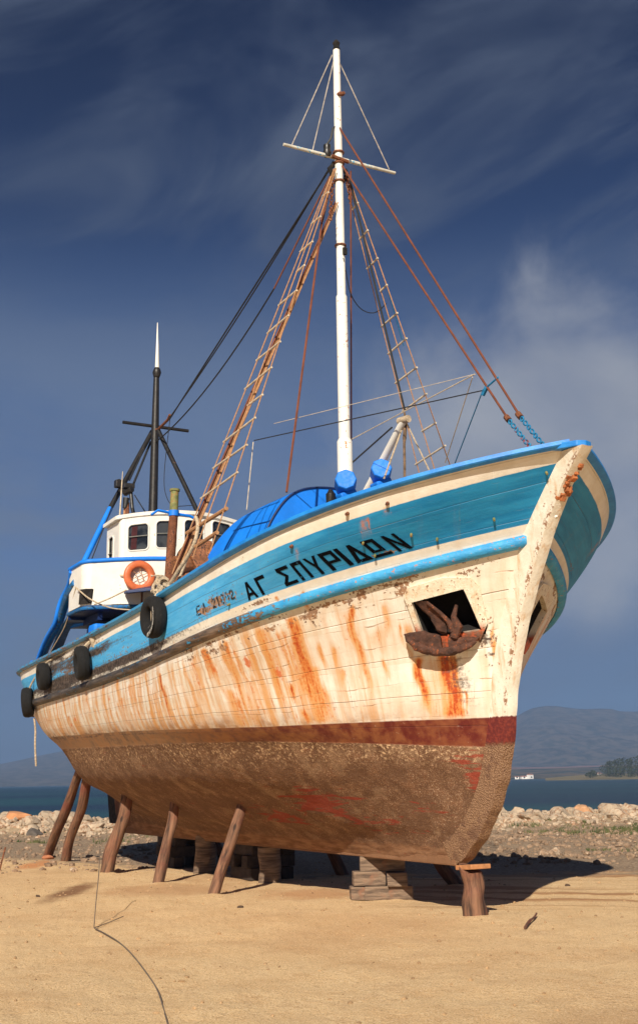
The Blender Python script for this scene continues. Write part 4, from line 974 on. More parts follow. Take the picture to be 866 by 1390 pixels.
# brackets that hold the lifebuoy, long blue-black board below it
rc=bulw(188.5,783)
for sx in(-1,1): 
    p=bulw(188.5+sx*27,781); q=bulw(188.5+sx*14,783); b=MB(); b.tube([p+[.04,0,.0],q+[.08,0,0]],[.01,.035],6); b.build('buoy_bracket',MRUNG,bul)
p1,p2=bulw(168,806),bulw(228,795); b=MB()
V=[p1+[.05,0,-.02],p1+[.35,-.1,-.05],p2+[.75,.0,-.15],p2+[.05,0,.0]]; V=V+[v+np.array([0,0,.05]) for v in V]
b.add(V,[(0,1,2,3),(7,6,5,4),(0,4,5,1),(1,5,6,2),(2,6,7,3),(3,7,4,0)]); b.build('side_board',MDKBLUE,boat,bevel=.008)
MB().tube([bulw(191,805)+[.1,0,0],bulw(191,820)+[.1,0,0]],.02,6).build('board_strut',MRUST,boat)
# roof gear: loudhailer on a post, box lamp on the leg, thin whip
k0=at(173,704,0,-10.4);k1=at(174,663,0,-10.4)
b=MB(); b.tube([k0,at(173,690,0,-10.4),at(171,676,0,-10.4)],.045,8); o=b.build('horn_post',MRUST,boat)
b=MB(); b.box(at(175,660,0,-10.4),(.16,.22,.10)); b.tube([at(170,668,0,-10.5),at(180,664,0,-10.3)],[.09,.06],10); b.tube([at(178,668,0,-10.4),at(180,690,0,-10.3),at(183,702,0,-10.3)],.04,8); b.tube([at(172,676,0,-10.4),at(170,690,0,-10.4)],[.07,.05],8); b.build('searchlight',MBLACK,o,bevel=.01)
for i,(px,py,py2) in enumerate([(170,684,703),(175,682,703)]): MB().tube([at(px,py,0,-10.45),at(px-1,py2,0,-10.45)],.022,6).build('post',MROPE,o)
b=MB(); b.box(at(162,657,0,-11.1),(.16,.18,.16)); b.tube([at(162,650,0,-11.1),at(163,668,0,-11.1)],.03,6); b.build('box_lamp',MBLACK,am,bevel=.02)
MB().tube([at(162.5,708,0,-9.7),at(167,640,0,-9.7)],[.018,.008],6).build('whip_antenna',MRUNG,whs,smooth=True)
# ---- blue davit pipes at the quarter
def pipe(pts,r,m,name,n=10): 
    P=smoothpoly([at(px,py,0,X) for px,py,X in pts],30); return MB().tube(P,r,n).build(name,m,boat,smooth=True)
pipe([(104,791,-9.8),(99,797,-10.0),(91,811,-10.4),(86,829,-10.8),(81,846,-11.2),(68,868,-11.8),(56,895,-12.5),(50,915,-13.0)],.085,MBLUEW,'davit_leg')
pipe([(97,776,-10.0),(95,784,-10.1),(96,793,-10.3),(86,808,-10.8),(79,821,-10.9),(77,845,-11.0),(65,862,-11.6),(55,885,-12.2),(49,905,-12.6)],.044,MBLUE,'davit_leg')
b=MB(); A1=[at(px,py,0,X) for px,py,X in [(104,824,-9.7),(92,837,-10.3),(80,856,-10.9),(72,876,-11.6),(64,896,-12.1)]]; A2=[at(px,py,0,X) for px,py,X in [(112,826,-9.7),(98,839,-10.3),(88,858,-10.9),(81,876,-11.6),(76,893,-11.9)]]
V=A1+A2+[p+[-.05,.10,0] for p in A1]+[p+[-.05,.10,0] for p in A2]; n=5; Fc=[]
for i in range(4): Fc+=[(i,i+1,n+i+1,n+i),(2*n+i,3*n+i,3*n+i+1,2*n+i+1),(i,2*n+i,2*n+i+1,i+1),(n+i,n+i+1,3*n+i+1,3*n+i)]
Fc+=[(0,n,3*n,2*n),(4,2*n+4,3*n+4,n+4)]; b.add(V,Fc); b.build('davit_bracket',MBLUEW,boat,smooth=True,auto=40)
pipe([(52,922,-13.0),(48,905,-13.1),(48,897,-13.1)],.10,MBLUE,'stern_post')
pipe([(128,838,-10.2),(112,846,-10.5),(92,850,-10.8)],.05,MBLUE,'davit_brace')
MB().tube([at(103,786,0,-10.35),at(103,793,0,-10.3)],[.03,.11],8).tube([at(94,790,0,-10.4),at(110,794,0,-10.2)],.03,8).build('davit_knuckle',MBLUE,boat,smooth=True)
# blue bollard under the bridge, deck gear aft
o=MB().box(at(118.5,858,0,-8.9)+[0,.25,0],(.4,.36,.30)).build('bollard',MBLUE,boat,bevel=.06)
MB().tube([at(108,868,0,-8.8),at(131,868,0,-8.8)],.035,8).tube([at(107,874,0,-8.8),at(107,866,0,-8.8)],.035,8).box(at(118,874,0,-8.9)+[0,.2,-.1],(.2,.2,.5)).build('bollard_rail',MGREENISH,o,bevel=.01)
# rope lines round the bridge corner
bz=lambda *P:MB().tube(smoothpoly(P,24),.014,6).build('rope_line',MPALEROPE,boat,smooth=True)
bz(at(103,797,0,-9.4),at(120,812,0,-8.9),at(135,820,0,-8.8),at(150,826,0,-8.8),at(178,828,0,-8.6)); bz(at(128,821,0,-8.8),at(150,812,0,-8.7),at(172,801,0,-8.5)); bz(at(104,797,0,-9.6),at(90,850,0,-10.5),at(66,890,0,-11.6),at(52,930,0,-12.3))
# ---- rusty post by the wheelhouse with a blue band
pq=[at(px,py,0,-7.2) for px,py in [(229,800),(233,740),(236,700),(237.5,667)]]
b=MB(); b.tube(pq[:3]+[(pq[2]+pq[3])/2*.0+pq[2]],[.085,.085,.08,.08],12); o=b.build('davit_post',MRUST,boat,smooth=True)
MB().tube([pq[2],pq[3]],[.078,.075],12).tube([pq[3],pq[3]+[0,0,.04]],.092,12).build('post_top',MGREENISH,o,smooth=True)
b=MB(); c0=at(236.3,697,0,-7.2); b.tube([c0-[0,0,.05],c0+[0,0,.05]],.095,12); b.tube([c0-[0,.42,.06],c0-[0,.3,-.03],c0,c0+[0,.3,-.02],c0+[0,.5,-.1]],.026,6); b.build('post_clamp',MBLUE,o,smooth=True)
# ---- winch and net heap amidships
b=MB(); rs=random.Random(11)
c0=at(285,735,0,-5.6)
def heap(cx,cy,cz,rx,ry,rz,seed,nu=40,nv=22,amp=.3):
    V=[];Fc=[]
    for i in range(nu):
        for j in range(nv):
            a=2*math.pi*i/nu; b_=math.pi*j/(nv-1); p=Vector((math.cos(a)*math.sin(b_),math.sin(a)*math.sin(b_),math.cos(b_)))
            q=1+amp*noise.fractal(p*1.8+Vector((seed,0,0)),1,2,5); V.append((cx+p.x*rx*q,cy+p.y*ry*q,cz+p.z*rz*q))
    for i in range(nu):
        for j in range(nv-1): Fc.append((i*nv+j,((i+1)%nu)*nv+j,((i+1)%nu)*nv+j+1,i*nv+j+1))
    return V,Fc
MB().add(*heap(-6.2,-.75,4.55,.55,.85,.95,3,amp=.35)).add(*heap(-6.6,.6,4.4,.6,.7,.8,5)).build('net_heap',MNET,boat,smooth=True,auto=60)
w=MB(); c1=at(262,762,0,-5.2)
for (px,py,dx,dz,an) in [(256,770,.12,.55,10),(263,765,.1,.6,-14),(270,757,.14,.5,25),(276,752,.12,.45,-5),(250,778,.1,.4,-20)]:
    c_=at(px,py,0,-5.2+rs.uniform(-.2,.2)); w.box(c_,(.1,.12+dx,dz),Matrix.Rotation(R(an),3,'X'))
w.tube([c1+[0,-.3,-.1],c1+[0,.5,.1]],.16,14)
w.build('net_winch',simple('rusty_winch',(.34,.13,.05),.8,var=.5,scale=6,c2=(.05,.03,.02),amt=.5,bump=.6),boat,bevel=.012)
b=MB(); b.tube([A(236,778,-2.42),A(262,720,-2.0),A(268,712,-2.0)],.035,8)
# second stern strap on the rail
# small bits at the stern: ledge
hullstrip(3.55,.0,np.linspace(.90,.995,20),[(.16,-.03),(.16,.03),(-.03,.05),(-.03,-.05)],'stern_ledge',MRUST,boat,-1)
g_,t_=hp(60,958)

# ------------------------------------------------------------------ things hung on the boat
def tyre(px,py,X,h,label,tilt=(0,0),grp='old tyres hung along the hull as fenders',topz=None,wx=.3,ropes=True,rimwhite=False):
    # centre against the hull
    p=at(px,py,0,X)
    # find hull surface at that pixel, offset outwards
    try:
        g,t=hp(px,py); s=S1(g,t,-1,0)
        if abs(pr(s)[0]-px)<3 and abs(pr(s)[1]-py)<3: 
            o=S1(g,t,-1,.13); p=o
    except Exception: pass
    e=empty('tyre',tuple(p),label,'tyre',grp)
    ax=Vector((math.sin(R(tilt[0])),-math.cos(R(tilt[0])),-.10+math.sin(R(tilt[1])))).normalized()
    b=MB(); b.torus(p,h-.085,.085,ax,40,12,1.25); b.build('tyre_carcass',MRUBBER,e,smooth=True,auto=60)
    # tread ribs
    b=MB()
    for q in(-.05,0,.05): b.torus(np.array(p)+np.array(ax)*q,h-.004-abs(q)*.25,.008,ax,40,6)
    b.build('tread',MRUBBER,e,smooth=True)
    return e,p,ax
t1,p_1,ax1=tyre(220,838,-4.3,.305,'large worn tyre with pale paint smeared inside, hanging below the rope lashing',tilt=(3,4))
b=MB(); c_=np.array(p_1); u=np.cross(np.array(ax1),[0,0,1.]);u/=np.linalg.norm(u); w=np.cross(np.array(ax1),u)
V=[];
angs=np.linspace(R(95),R(205),14)
for a in angs:
    e_=(u*math.cos(a)-w*math.sin(a)*-1)
    for r_ in (.155,.30): V.append(c_+ (u*math.cos(a)+w*math.sin(a))*r_+np.array(ax1)*(.115 if r_>.2 else .09))
MB().add(V,[(2*i,2*i+1,2*i+3,2*i+2) for i in range(len(angs)-1)]).build('paint_smear',simple('pale_smear',(.62,.60,.55),.7,var=.3,c2=(.02,.02,.02),amt=.7,scale=14),t1,smooth=True)
t2,p_2,ax2=tyre(121.5,900,-8,.295,'black tyre hanging from a short rope, below the blue bollard',tilt=(-6,0))
t3,p_3,ax3=tyre(68.5,918,-10.8,.26,'smaller black tyre hanging beside the foot of the davit leg',tilt=(-4,0))
t4,p_4,ax4=tyre(47,952,-12.6,.30,'rearmost black tyre, hanging lowest at the corner of the stern',tilt=(-20,0))
def hang(t,pp,top,r=.02): MB().tube(smoothpoly([np.array(pp)+[0,0,-.2],np.array(pp)+[0,-.02,.25],top],12),r,6).build('rope',MPALEROPE,t,smooth=True)
hang(t1,p_1,A(222,796,-2.55),.028); hang(t2,p_2,at(127,868,1,-2.55),.03); hang(t3,p_3,at(76,893,1,-2.55)); hang(t4,p_4,at(58,905,1,-2.5))
MB().add(*heap(*(at(128,867,1,-2.58)),.10,.07,.14,2,16,10)).build('rope_knot',MPALEROPE,t2,smooth=True)
# rope lashing on the rail
lr=empty('rope_coil',tuple(A(228,800,-2.5)),'thick pale rope lashed in loops round the rail above the large tyre','rope')
rs=random.Random(4); c_=A(222,800,-2.5)
for i in range(9):
    px=rs.uniform(212,232); py=np.interp(px,[210,240],[806,786])+rs.uniform(-9,5); q=A(px,py,-2.48); b=MB(); ax=Vector((rs.uniform(-.6,.6),rs.uniform(-.3,.3),1)).normalized() if i%2 else Vector((1,rs.uniform(-.3,.3),rs.uniform(-.2,.5))).normalized()
    b.torus(q,rs.uniform(.07,.13),.022,ax,22,8); b.build('rope_loop',MPALEROPE,lr,smooth=True)
MB().tube(smoothpoly([A(222,805,-2.5),A(233,790,-2.45),A(245,770,-2.4),A(254,758,-2.35),A(266,735,-2.3),A(270,710,-2.2),A(266,702,-2.2)],30),.028,8).build('rope_end',MPALEROPE,lr,smooth=True)
MB().tube(smoothpoly([A(226,806,-2.5),A(238,797,-2.4),A(248,775,-2.3),A(258,748,-2.2)],30),.020,8).build('rope_end',MPALEROPE,lr,smooth=True)
# loose rope at the stern
tag(MB().tube(smoothpoly([at(47,975,0,-12.5),at(49,990,0,-12.5),at(48,1010,0,-12.5),at(49.5,1040,0,-12.5)],20),.02,6).build('rope_tail',MPALEROPE,None,smooth=True),'frayed rope end dangling below the rearmost tyre at the stern','rope')
# lifebuoy
p=bulw(188.5,783)+[.065,-.01,0]; lb=empty('lifebuoy',tuple(p),'faded orange lifebuoy with crossed cord on the white bridge front','lifebuoy')
ax=Vector((1,-.12,0)).normalized()
MB().torus(p,.232,.068,ax,44,14,.8).build('buoy_ring',MORANGE,lb,smooth=True,auto=80)
b=MB(); u=np.array([-ax.y,ax.x,0]); w=np.array([0,0,1.]); 
for i in range(6):
    a=i*math.pi/3+.4; q=p+(u*math.cos(a)+w*math.sin(a))*.19; q2=p+(u*math.cos(a)+w*math.sin(a))*.07; q3=p+(u*math.cos(a+1.05)+w*math.sin(a+1.05))*.07
    b.rope(q,q2,.007).rope(q2,q3,.007)
b.build('cord',MROPE,lb,smooth=True)
# anchor in the hawse opening
def anchor():
    P=lambda px,py,off:S1(*hp(px,py),-1,off)
    a=empty('anchor',tuple(P(600,860,.1)),'rusty stockless anchor resting in the starboard hawse opening at the bow','anchor')
    ma=simple('anchor_rust',(.085,.034,.020),.9,var=.6,scale=7,bump=.9,bd=.015,c2=(.30,.085,.03),amt=.3)
    # crown and flukes along the lower lip
    pts=[P(552,855,.13),P(562,868,.17),P(580,877,.15),P(603,881,.16),P(630,877,.14),P(648,867,.10)]
    b=MB(); b.tube(smoothpoly(pts,24),[.012,.02]+[.035]*3+[.055]*12+[.045]*4+[.035,.025,.015],10); b.build('crown',ma,a,smooth=True)
    b=MB()
    V=[P(551,855,.14),P(575,853,.10),P(600,859,.13),P(604,878,.18),P(578,876,.17),P(560,866,.15)]; V2=[v+np.array([-.06,.05,0.02]) for v in V]; n=6
    b.add(V+V2,[tuple(range(n)),tuple(range(n,2*n))[::-1]]+[(i,(i+1)%n,n+(i+1)%n,n+i) for i in range(n)]); b.build('fluke',ma,a,bevel=.02)
    b=MB(); V=[P(610,859,.12),P(636,863,.12),P(652,862,.10),P(645,870,.12),P(612,878,.17)]; V2=[v+np.array([-.06,.05,0.02]) for v in V]; n=5
    b.add(V+V2,[tuple(range(n)),tuple(range(n,2*n))[::-1]]+[(i,(i+1)%n,n+(i+1)%n,n+i) for i in range(n)]); b.build('fluke',ma,a,bevel=.02)
    b=MB(); V=[P(563,815,.02),P(578,814,.05),P(592,824,.04),P(606,842,.06),P(608,856,.10),P(594,852,.08),P(584,836,.03),P(572,826,.0)]; V2=[v+np.array([-.07,.06,-.02]) for v in V]; n=8
    b.add(V+V2,[tuple(range(n)),tuple(range(n,2*n))[::-1]]+[(i,(i+1)%n,n+(i+1)%n,n+i) for i in range(n)]); b.build('palm',ma,a,bevel=.012)
    b=MB(); b.tube([P(580,815,.06),P(598,828,.09),P(610,840,.10),P(616,852,.10)],[.018,.022,.03,.05],8); b.build('shank',ma,a,smooth=True)
    b=MB(); b.tube([P(619,822,-.02),P(616,835,.05),P(622,848,.08),P(618,862,.12)],[.02,.035,.07,.05],8); b.build('shackle',ma,a,smooth=True)
    return a
_an=anchor()
for _o in _an.children:
    if _o.name.split('.')[0] in ('fluke','palm','crown'):
        bm=bmesh.new();bm.from_mesh(_o.data)
        bmesh.ops.subdivide_edges(bm,edges=list(bm.edges),cuts=3 if 'crown' not in _o.name else 1,use_grid_fill=True)
        bmesh.ops.triangulate(bm,faces=bm.faces)
        for v in bm.verts: v.co+=noise.noise_vector(v.co*14)*.014+noise.noise_vector(v.co*38)*.006
        bm.to_mesh(_o.data);bm.free(); shade_auto(_o,30)
# ------------------------------------------------------------------ props under the hull
def log(name,a,b_,r,label,cat='post',grp='wooden props leaning against the hull',seed=0,n=16,seg=14,m=None):
    a=np.array(a,float);b_=np.array(b_,float); L=np.linalg.norm(b_-a); zax=(b_-a)/L; x=np.cross(zax,[0,1,0.2]);x/=np.linalg.norm(x);y=np.cross(zax,x)
    V=[];Fc=[]
    for i in range(seg):
        t=i/(seg-1); 
        cx=.055*noise.noise(Vector((t*2.2,seed,0)));cy=.055*noise.noise(Vector((t*2.2,seed,5)))
        for j in range(n):
            an=2*math.pi*j/n; rr=r*(1-.12*t)*(1+.22*noise.noise(Vector((math.cos(an)*1.4,math.sin(an)*1.4,t*2.5+seed)))+.05*noise.noise(Vector((math.cos(an)*5,math.sin(an)*5,t*1.5+seed))))
            V.append((cx+rr*math.cos(an),cy+rr*math.sin(an),L*t+(0 if i else -.12)+(.07*math.cos(an+seed) if i==seg-1 else 0)))
    for i in range(seg-1):
        for j in range(n): Fc.append((i*n+j,i*n+(j+1)%n,(i+1)*n+(j+1)%n,(i+1)*n+j))
    Fc+=[tuple(range(n))[::-1],tuple((seg-1)*n+j for j in range(n))]
    o=meshobj(name,V,Fc,m or MLOG,None,True); shade_auto(o,50)
    o.matrix_world=Matrix(((x[0],y[0],zax[0],a[0]),(x[1],y[1],zax[1],a[1]),(x[2],y[2],zax[2],a[2]),(0,0,0,1)))
    return tag(o,label,cat,grp)
gnd=lambda px,py:at(px,py,2,0)
log('support_post',gnd(290,1217),at(334,1078,1,-.98),.085,'slim reddish wooden prop with a split pointed top, nearest the bow on the starboard side',seed=1)
_sp=bpy.data.objects['support_post']; _t=at(334,1078,1,-.98); bpy.context.view_layer.update()
_b=MB(); _b.tube([_t+np.array([.06,-.09,-.32]),_t+np.array([.02,-.07,-.1]),_t+np.array([0,-.03,.05])],[.012,.045,.012],7); _o=_b.build('split_end',simple('fresh_split_wood',(.46,.20,.07),.85,var=.4,scale=14),None,smooth=True); _o.parent=_sp; _o.matrix_parent_inverse=_sp.matrix_world.inverted()
log('support_post',gnd(215,1200),at(240,1082,1,-1.12),.088,'reddish brown wooden prop, second from the bow on the starboard side',seed=2)
log('support_post',gnd(146,1186),at(175,1077,1,-1.22),.125,'thickest knotty tan prop, third from the bow on the starboard side',seed=3)
log('support_post',gnd(90,1170),at(119,1056,1,-1.25),.105,'dark red wooden prop leaning in front of another at the stern',seed=4)
log('support_post',gnd(82,1166)+[-.2,-.25,0],at(108,1048,1,-1.35),.105,'blackened wooden prop standing behind the stern-most red one',seed=5)
fp=log('stem_post',(0.0,0,0),(-.02,-.03,.55),.14,'short upright cracked log under the forefoot of the boat',grp=None,seed=6)
w=MB(); w.box((0,0,.0),(.30,.30,.055)); o=w.build('wedge_board',simple('orange_board',(.45,.20,.08),.8,var=.3,scale=10),None,bevel=.01); o.location=(.0,-.0,.572); o.rotation_euler=(0,R(-4),.1); tag(o,'orange-brown board wedged between the short log and the keel','board')
log('support_post',(-3.9,2.3,0),(-3.6,1.25,1.15),.10,'dark prop leaning on the far side just behind the stem log',seed=8)
for i,(x,lb) in enumerate([(-6.6,'dark prop on the far side of the hull, in shadow behind the keel blocks'),(-9.2,'dark prop on the far side of the hull amidships, deep in shadow'),(-12.0,'dark prop on the far side of the hull near the stern')]):
    log('support_post',(x,1.75,0),(x-.2,1.1,1.42),.10,lb,seed=10+i)
# upright logs beneath the keel
for i,(px,py,r,lb) in enumerate([(398,1196,.19,'weathered grey log standing upright under the keel left of the block stack')]):
    g=gnd(px,py); log('keel_post',(g[0],.1,0),(g[0],.1,.60),r,lb,grp='upright logs under the keel',seed=20+i,m=MTIMBER)
log('keel_post',(-8.6,0,0),(-8.6,0,.6),.2,'dark upright log under the keel amidships, in shadow',grp='upright logs under the keel',seed=23,m=MTIMBER)
# block stacks
def block(c,size,rz,label,grp='timber blocks stacked under the keel',m=MTIMBER,seed=0):
    b=MB(); b.box((0,0,0),size); o=b.build('timber_block',m,None,bevel=.012)
    bm=bmesh.new();bm.from_mesh(o.data)
    for v in bm.verts: v.co+=Vector((noise.noise(v.co*3+Vector((seed,0,0))),noise.noise(v.co*3+Vector((0,seed,0))),0))*.012
    bm.to_mesh(o.data);bm.free()
    o.location=c; o.rotation_euler=(0,0,rz); return tag(o,label,'timber block',grp)
# crib at (-2.4,0)
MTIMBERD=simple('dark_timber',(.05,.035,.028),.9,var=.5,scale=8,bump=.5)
spec=[((.10,.0,.09),(.66,.26,.18),.02,'lowest long grey block lying flat at the front of the keel stack'),
      ((.05,.36,.09),(.70,.22,.18),-.06,'bottom block at the back of the keel stack'),
      ((-.33,.02,.09),(.19,.30,.17),.1,'small square end of a bottom block at the left of the keel stack'),
      ((-.16,.02,.28),(.45,.24,.19),.04,'middle block with a reddish sawn end in the keel stack'),
      ((.23,.10,.272),(.28,.62,.18),-.05,'middle block at the right of the keel stack'),
      ((.03,.06,.475),(.62,.28,.20),-.03,'upper grey block of the keel stack right below the keel'),
      ((-.13,.05,.595),(.26,.16,.035),.2,'thin broken wedge on top of the keel stack')]
SX,SY=float(gnd(518,1222)[0]),float(gnd(518,1222)[1]); RZ=math.atan2(r0[1],r0[0])
for i,(c_,s_,rz,lb) in enumerate(spec):
    wx=SX+r0[0]*c_[0]+d0[0]*(c_[1]+.12); wy=SY+r0[1]*c_[0]+d0[1]*(c_[1]+.12); block((wx,wy,c_[2]),s_,RZ+rz,lb,seed=i*3.3)
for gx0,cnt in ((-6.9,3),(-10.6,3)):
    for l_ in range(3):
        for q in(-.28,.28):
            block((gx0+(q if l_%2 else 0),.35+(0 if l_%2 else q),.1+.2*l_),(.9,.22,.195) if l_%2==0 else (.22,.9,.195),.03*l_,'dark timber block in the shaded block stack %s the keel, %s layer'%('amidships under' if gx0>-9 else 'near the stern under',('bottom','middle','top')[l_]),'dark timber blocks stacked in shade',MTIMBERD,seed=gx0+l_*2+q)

# ------------------------------------------------------------------ ground
FEET=[tuple(gnd(*p)[:2]) for p in [(290,1217),(215,1200),(146,1186),(90,1170),(82,1166)]]+[(0,0)]
def gh(x,y):
    """ground height; q is the distance from the camera along the view"""
    q=(x-CC[0])*d0[0]+(y-CC[1])*d0[1]; s=(x-CC[0])*r0[0]+(y-CC[1])*r0[1]
    n1=noise.noise(Vector((x*.25,y*.25,0))); n2=noise.fractal(Vector((x*1.3,y*1.3,3)),1,2,4)
    dist=math.hypot(x+5,y)
    z=.03*n1*min(1,max(0,(dist-3)/8))+.022*n2+.010*noise.fractal(Vector((x*4.3,y*4.3,8)),1,2,3)
    for fx,fy in FEET:
        dd=(x-fx)**2+(y-fy)**2
        if dd<.5: z+=.05*math.exp(-dd/.05)*(1+.6*noise.noise(Vector((x*5,y*5,2))))
    # wheel ruts running past the bow to the right
    u=(x-CC[0])*.25+(y-CC[1])*.97
    # shore
    gz=22.0-s*.35 if s>-1 else 25.0-s*.5
    gz=20.5+max(0,-s)*.9-0*s
    if q>gz:
        e=min(1,(q-gz)/5); z+=e*(.06*noise.fractal(Vector((x*1.1,y*1.1,9)),1,2,5)+.05*n1)
    if q>36:
        bank=math.exp(-((q-42.5)/3.2)**2)*(.36+.22*noise.fractal(Vector((x*.35,y*.35,1)),1,2,4))
        z+=bank
        if q>43.5: z-= min(3.5,(q-43.5)*.42)
    return z
def ground():
    V=[];Fc=[];rad=[0.0]
    r=.6
    while r<70: rad.append(r); r*=1.018 if r>4 else 1.12
    rad+= [80,100,150,300,800,2500,9000,20000]
    # angular samples: dense toward the view
    base=math.atan2(d0[1],d0[0]); an=list(base+np.linspace(-R(24),R(24),440))+list(base+np.linspace(R(25),R(335),150))
    n=len(an)
    for rr in rad:
        for a in an:
            x=CC[0]+rr*math.cos(a);y=CC[1]+rr*math.sin(a)
            dq=(math.cos(a)*d0[0]+math.sin(a)*d0[1])
            z=gh(x,y) if rr<80 else (-4 if dq>.05 else 0.02*noise.noise(Vector((x*.02,y*.02,0))))
            V.append((x,y,z))
    for i in range(len(rad)-1):
        for j in range(n): Fc.append((i*n+j,(i+1)*n+j,(i+1)*n+(j+1)%n,i*n+(j+1)%n))
    m,k=mat('sandy_ground'); P=k.pos(); x,y,z=k.xyz(P)
    q=k.m('ADD',k.m('MULTIPLY',k.m('SUBTRACT',x,float(CC[0])),float(d0[0])),k.m('MULTIPLY',k.m('SUBTRACT',y,float(CC[1])),float(d0[1])))
    s=k.m('ADD',k.m('MULTIPLY',k.m('SUBTRACT',x,float(CC[0])),float(r0[0])),k.m('MULTIPLY',k.m('SUBTRACT',y,float(CC[1])),float(r0[1])))
    nb=k.noise(P,.22,5,.55); nm=k.noise(P,1.6,6,.62); nf=k.noise(P,14,6,.7); nff=k.noise(P,70,4,.7)
    sand=k.mix(k.mr(nm,.3,.7),(.70,.46,.235),(.84,.61,.34)); sand=k.mix(k.mr(k.m('ADD',k.m('MULTIPLY',nm,.7),k.m('MULTIPLY',nf,.3)),.50,.62,0,.5),sand,(.56,.33,.16)); sand=k.mix(k.mr(nb,.48,.66,0,.45),sand,(.50,.27,.12)); sand=k.mix(k.mr(nf,.55,.70,0,.45),sand,(.40,.24,.12)); sand=k.mix(k.mr(nff,.54,.64,0,.8),sand,(.84,.68,.46)); sand=k.mix(k.mr(nff,.46,.38,0,.7),sand,(.27,.15,.075))
    # reddish spills with their own shape
    for (px_,py_,rq_,rs_,c_,am) in [(95,1211,1.9,.26,(.17,.065,.03),.8),(50,1174,1.5,.35,(.60,.20,.06),.65),(110,1160,2.5,.8,(.42,.20,.09),.35),(235,1208,1.2,1.3,(.42,.19,.085),.45),(430,1213,.9,.9,(.50,.23,.10),.6),(330,1190,1.5,1.2,(.40,.19,.09),.4),(760,1180,1.5,1.6,(.46,.20,.09),.5),(150,1160,1.0,.2,(.30,.11,.05),.5)]:
        g_=gnd(px_,py_); q_=float((g_[0]-CC[0])*d0[0]+(g_[1]-CC[1])*d0[1]); s_=float((g_[0]-CC[0])*r0[0]+(g_[1]-CC[1])*r0[1])
        a_=k.m('SUBTRACT',q,q_);b_=k.m('SUBTRACT',s,s_); e=k.m('SQRT',k.m('ADD',k.m('POWER',k.m('ABSOLUTE',k.m('DIVIDE',a_,rq_)),2.),k.m('POWER',k.m('ABSOLUTE',k.m('DIVIDE',b_,rs_)),2.)))
        sand=k.mix(k.m('MULTIPLY',k.mr(k.m('ADD',e,k.m('MULTIPLY',k.m('SUBTRACT',k.m('ADD',k.m('MULTIPLY',nm,.5),k.m('MULTIPLY',nf,.5)),.5),2.2)),1.25,.35),am),sand,c_)
    # tyre tracks at the right
    tr=k.noise(k.comb(k.m('MULTIPLY',k.m('ADD',k.m('MULTIPLY',q,1.),k.m('MULTIPLY',s,.28)),2.6),k.m('MULTIPLY',s,.12),0),1.0,4,.5,.4)
    trm=k.m('MULTIPLY',k.m('MULTIPLY',k.mr(q,14.5,16.5),k.mr(q,24,20)),k.mr(s,0.,2.)); sand=k.mix(k.m('MULTIPLY',k.mr(tr,.46,.58),k.m('MULTIPLY',trm,.8)),sand,(.38,.19,.085))
    grav=k.mix(k.mr(nf,.35,.65),(.22,.15,.10),(.42,.31,.21)); gv=k.vor(P,7.0); gv2=k.vor(P,16.0)
    grav=k.mix(k.mr(gv,.30,.15,0,.55),grav,(.46,.36,.25)); grav=k.mix(k.mr(gv2,.28,.12,0,.5),grav,(.48,.38,.27)); grav=k.mix(k.mr(nff,.55,.7,0,.6),grav,(.10,.07,.05))
    gz=k.m('ADD',20.5,k.m('MULTIPLY',k.m('MAXIMUM',k.m('MULTIPLY',s,-1.),0.),.9))
    gm=k.mr(k.m('ADD',k.m('SUBTRACT',q,gz),k.m('MULTIPLY',k.m('SUBTRACT',nm,.5),5)),-.4,1.3)
    col=k.mix(gm,sand,grav)
    bank=k.mr(k.m('ADD',q,k.m('MULTIPLY',nm,4)),39.5,42.); col=k.mix(bank,col,k.mix(nm,(.36,.25,.15),(.60,.46,.30)))
    wet=k.mr(q,44.5,46.5); col=k.mix(wet,col,(.10,.09,.06))
    h=k.m('ADD',k.m('ADD',k.m('MULTIPLY',nf,.6),k.m('MULTIPLY',nff,.25)),k.m('ADD',k.m('MULTIPLY',k.m('MULTIPLY',tr,trm),1.2),k.m('MULTIPLY',nm,.8)))
    h=k.m('ADD',h,k.m('MULTIPLY',gm,k.m('ADD',k.mr(gv,.4,.0,0,.7),k.mr(gv2,.4,0,0,.5))))
    k.out(col,.95,0,k.bump(h,.8,.045),None,.2)
    return tag(meshobj('ground',V,Fc,m,None,True),kind='structure')
ground()
# scatter of clods, pebbles and stones
def pebbles(name,N,fn,m,seed,sz,kind='stuff',label=None,cat=None):
    rs=random.Random(seed); b=MB()
    ico=bmesh.new(); bmesh.ops.create_icosphere(ico,subdivisions=1,radius=1); iv=[v.co.copy() for v in ico.verts]; fi=[tuple(v.index for v in f.verts) for f in ico.faces]; ico.free()
    for i in range(N):
        x,y=fn(rs); s=sz(rs); sd=rs.random()*50; rz=rs.random()*6; fl=rs.uniform(.45,.8); z=gh(x,y)
        V=[]
        for v in iv:
            q=v*(1+.35*noise.noise(v*1.3+Vector((sd,0,0)))); cx=math.cos(rz);sx=math.sin(rz); V.append((x+s*(q.x*cx-q.y*.7*sx),y+s*(q.x*sx+q.y*.7*cx),z+s*fl*(q.z*.9+.25)))
        b.add(V,fi)
    o=b.build(name,m,None); return tag(o,label,cat,kind=kind)
def world_at(q,s): return CC[0]+d0[0]*q+r0[0]*s,CC[1]+d0[1]*q+r0[1]*s
MSTONE=simple('pale_limestone',(.50,.39,.28),.9,var=.35,scale=1.7,bump=.9,bd=.05,c2=(.34,.20,.12),amt=.5)
MSTONE2=simple('brown_stone',(.30,.20,.13),.9,var=.4,scale=3,bump=.8,bd=.03,c2=(.5,.4,.3),amt=.3)
MCLOD=simple('sand_clod',(.42,.27,.14),.95,var=.4,scale=9,bump=.6)
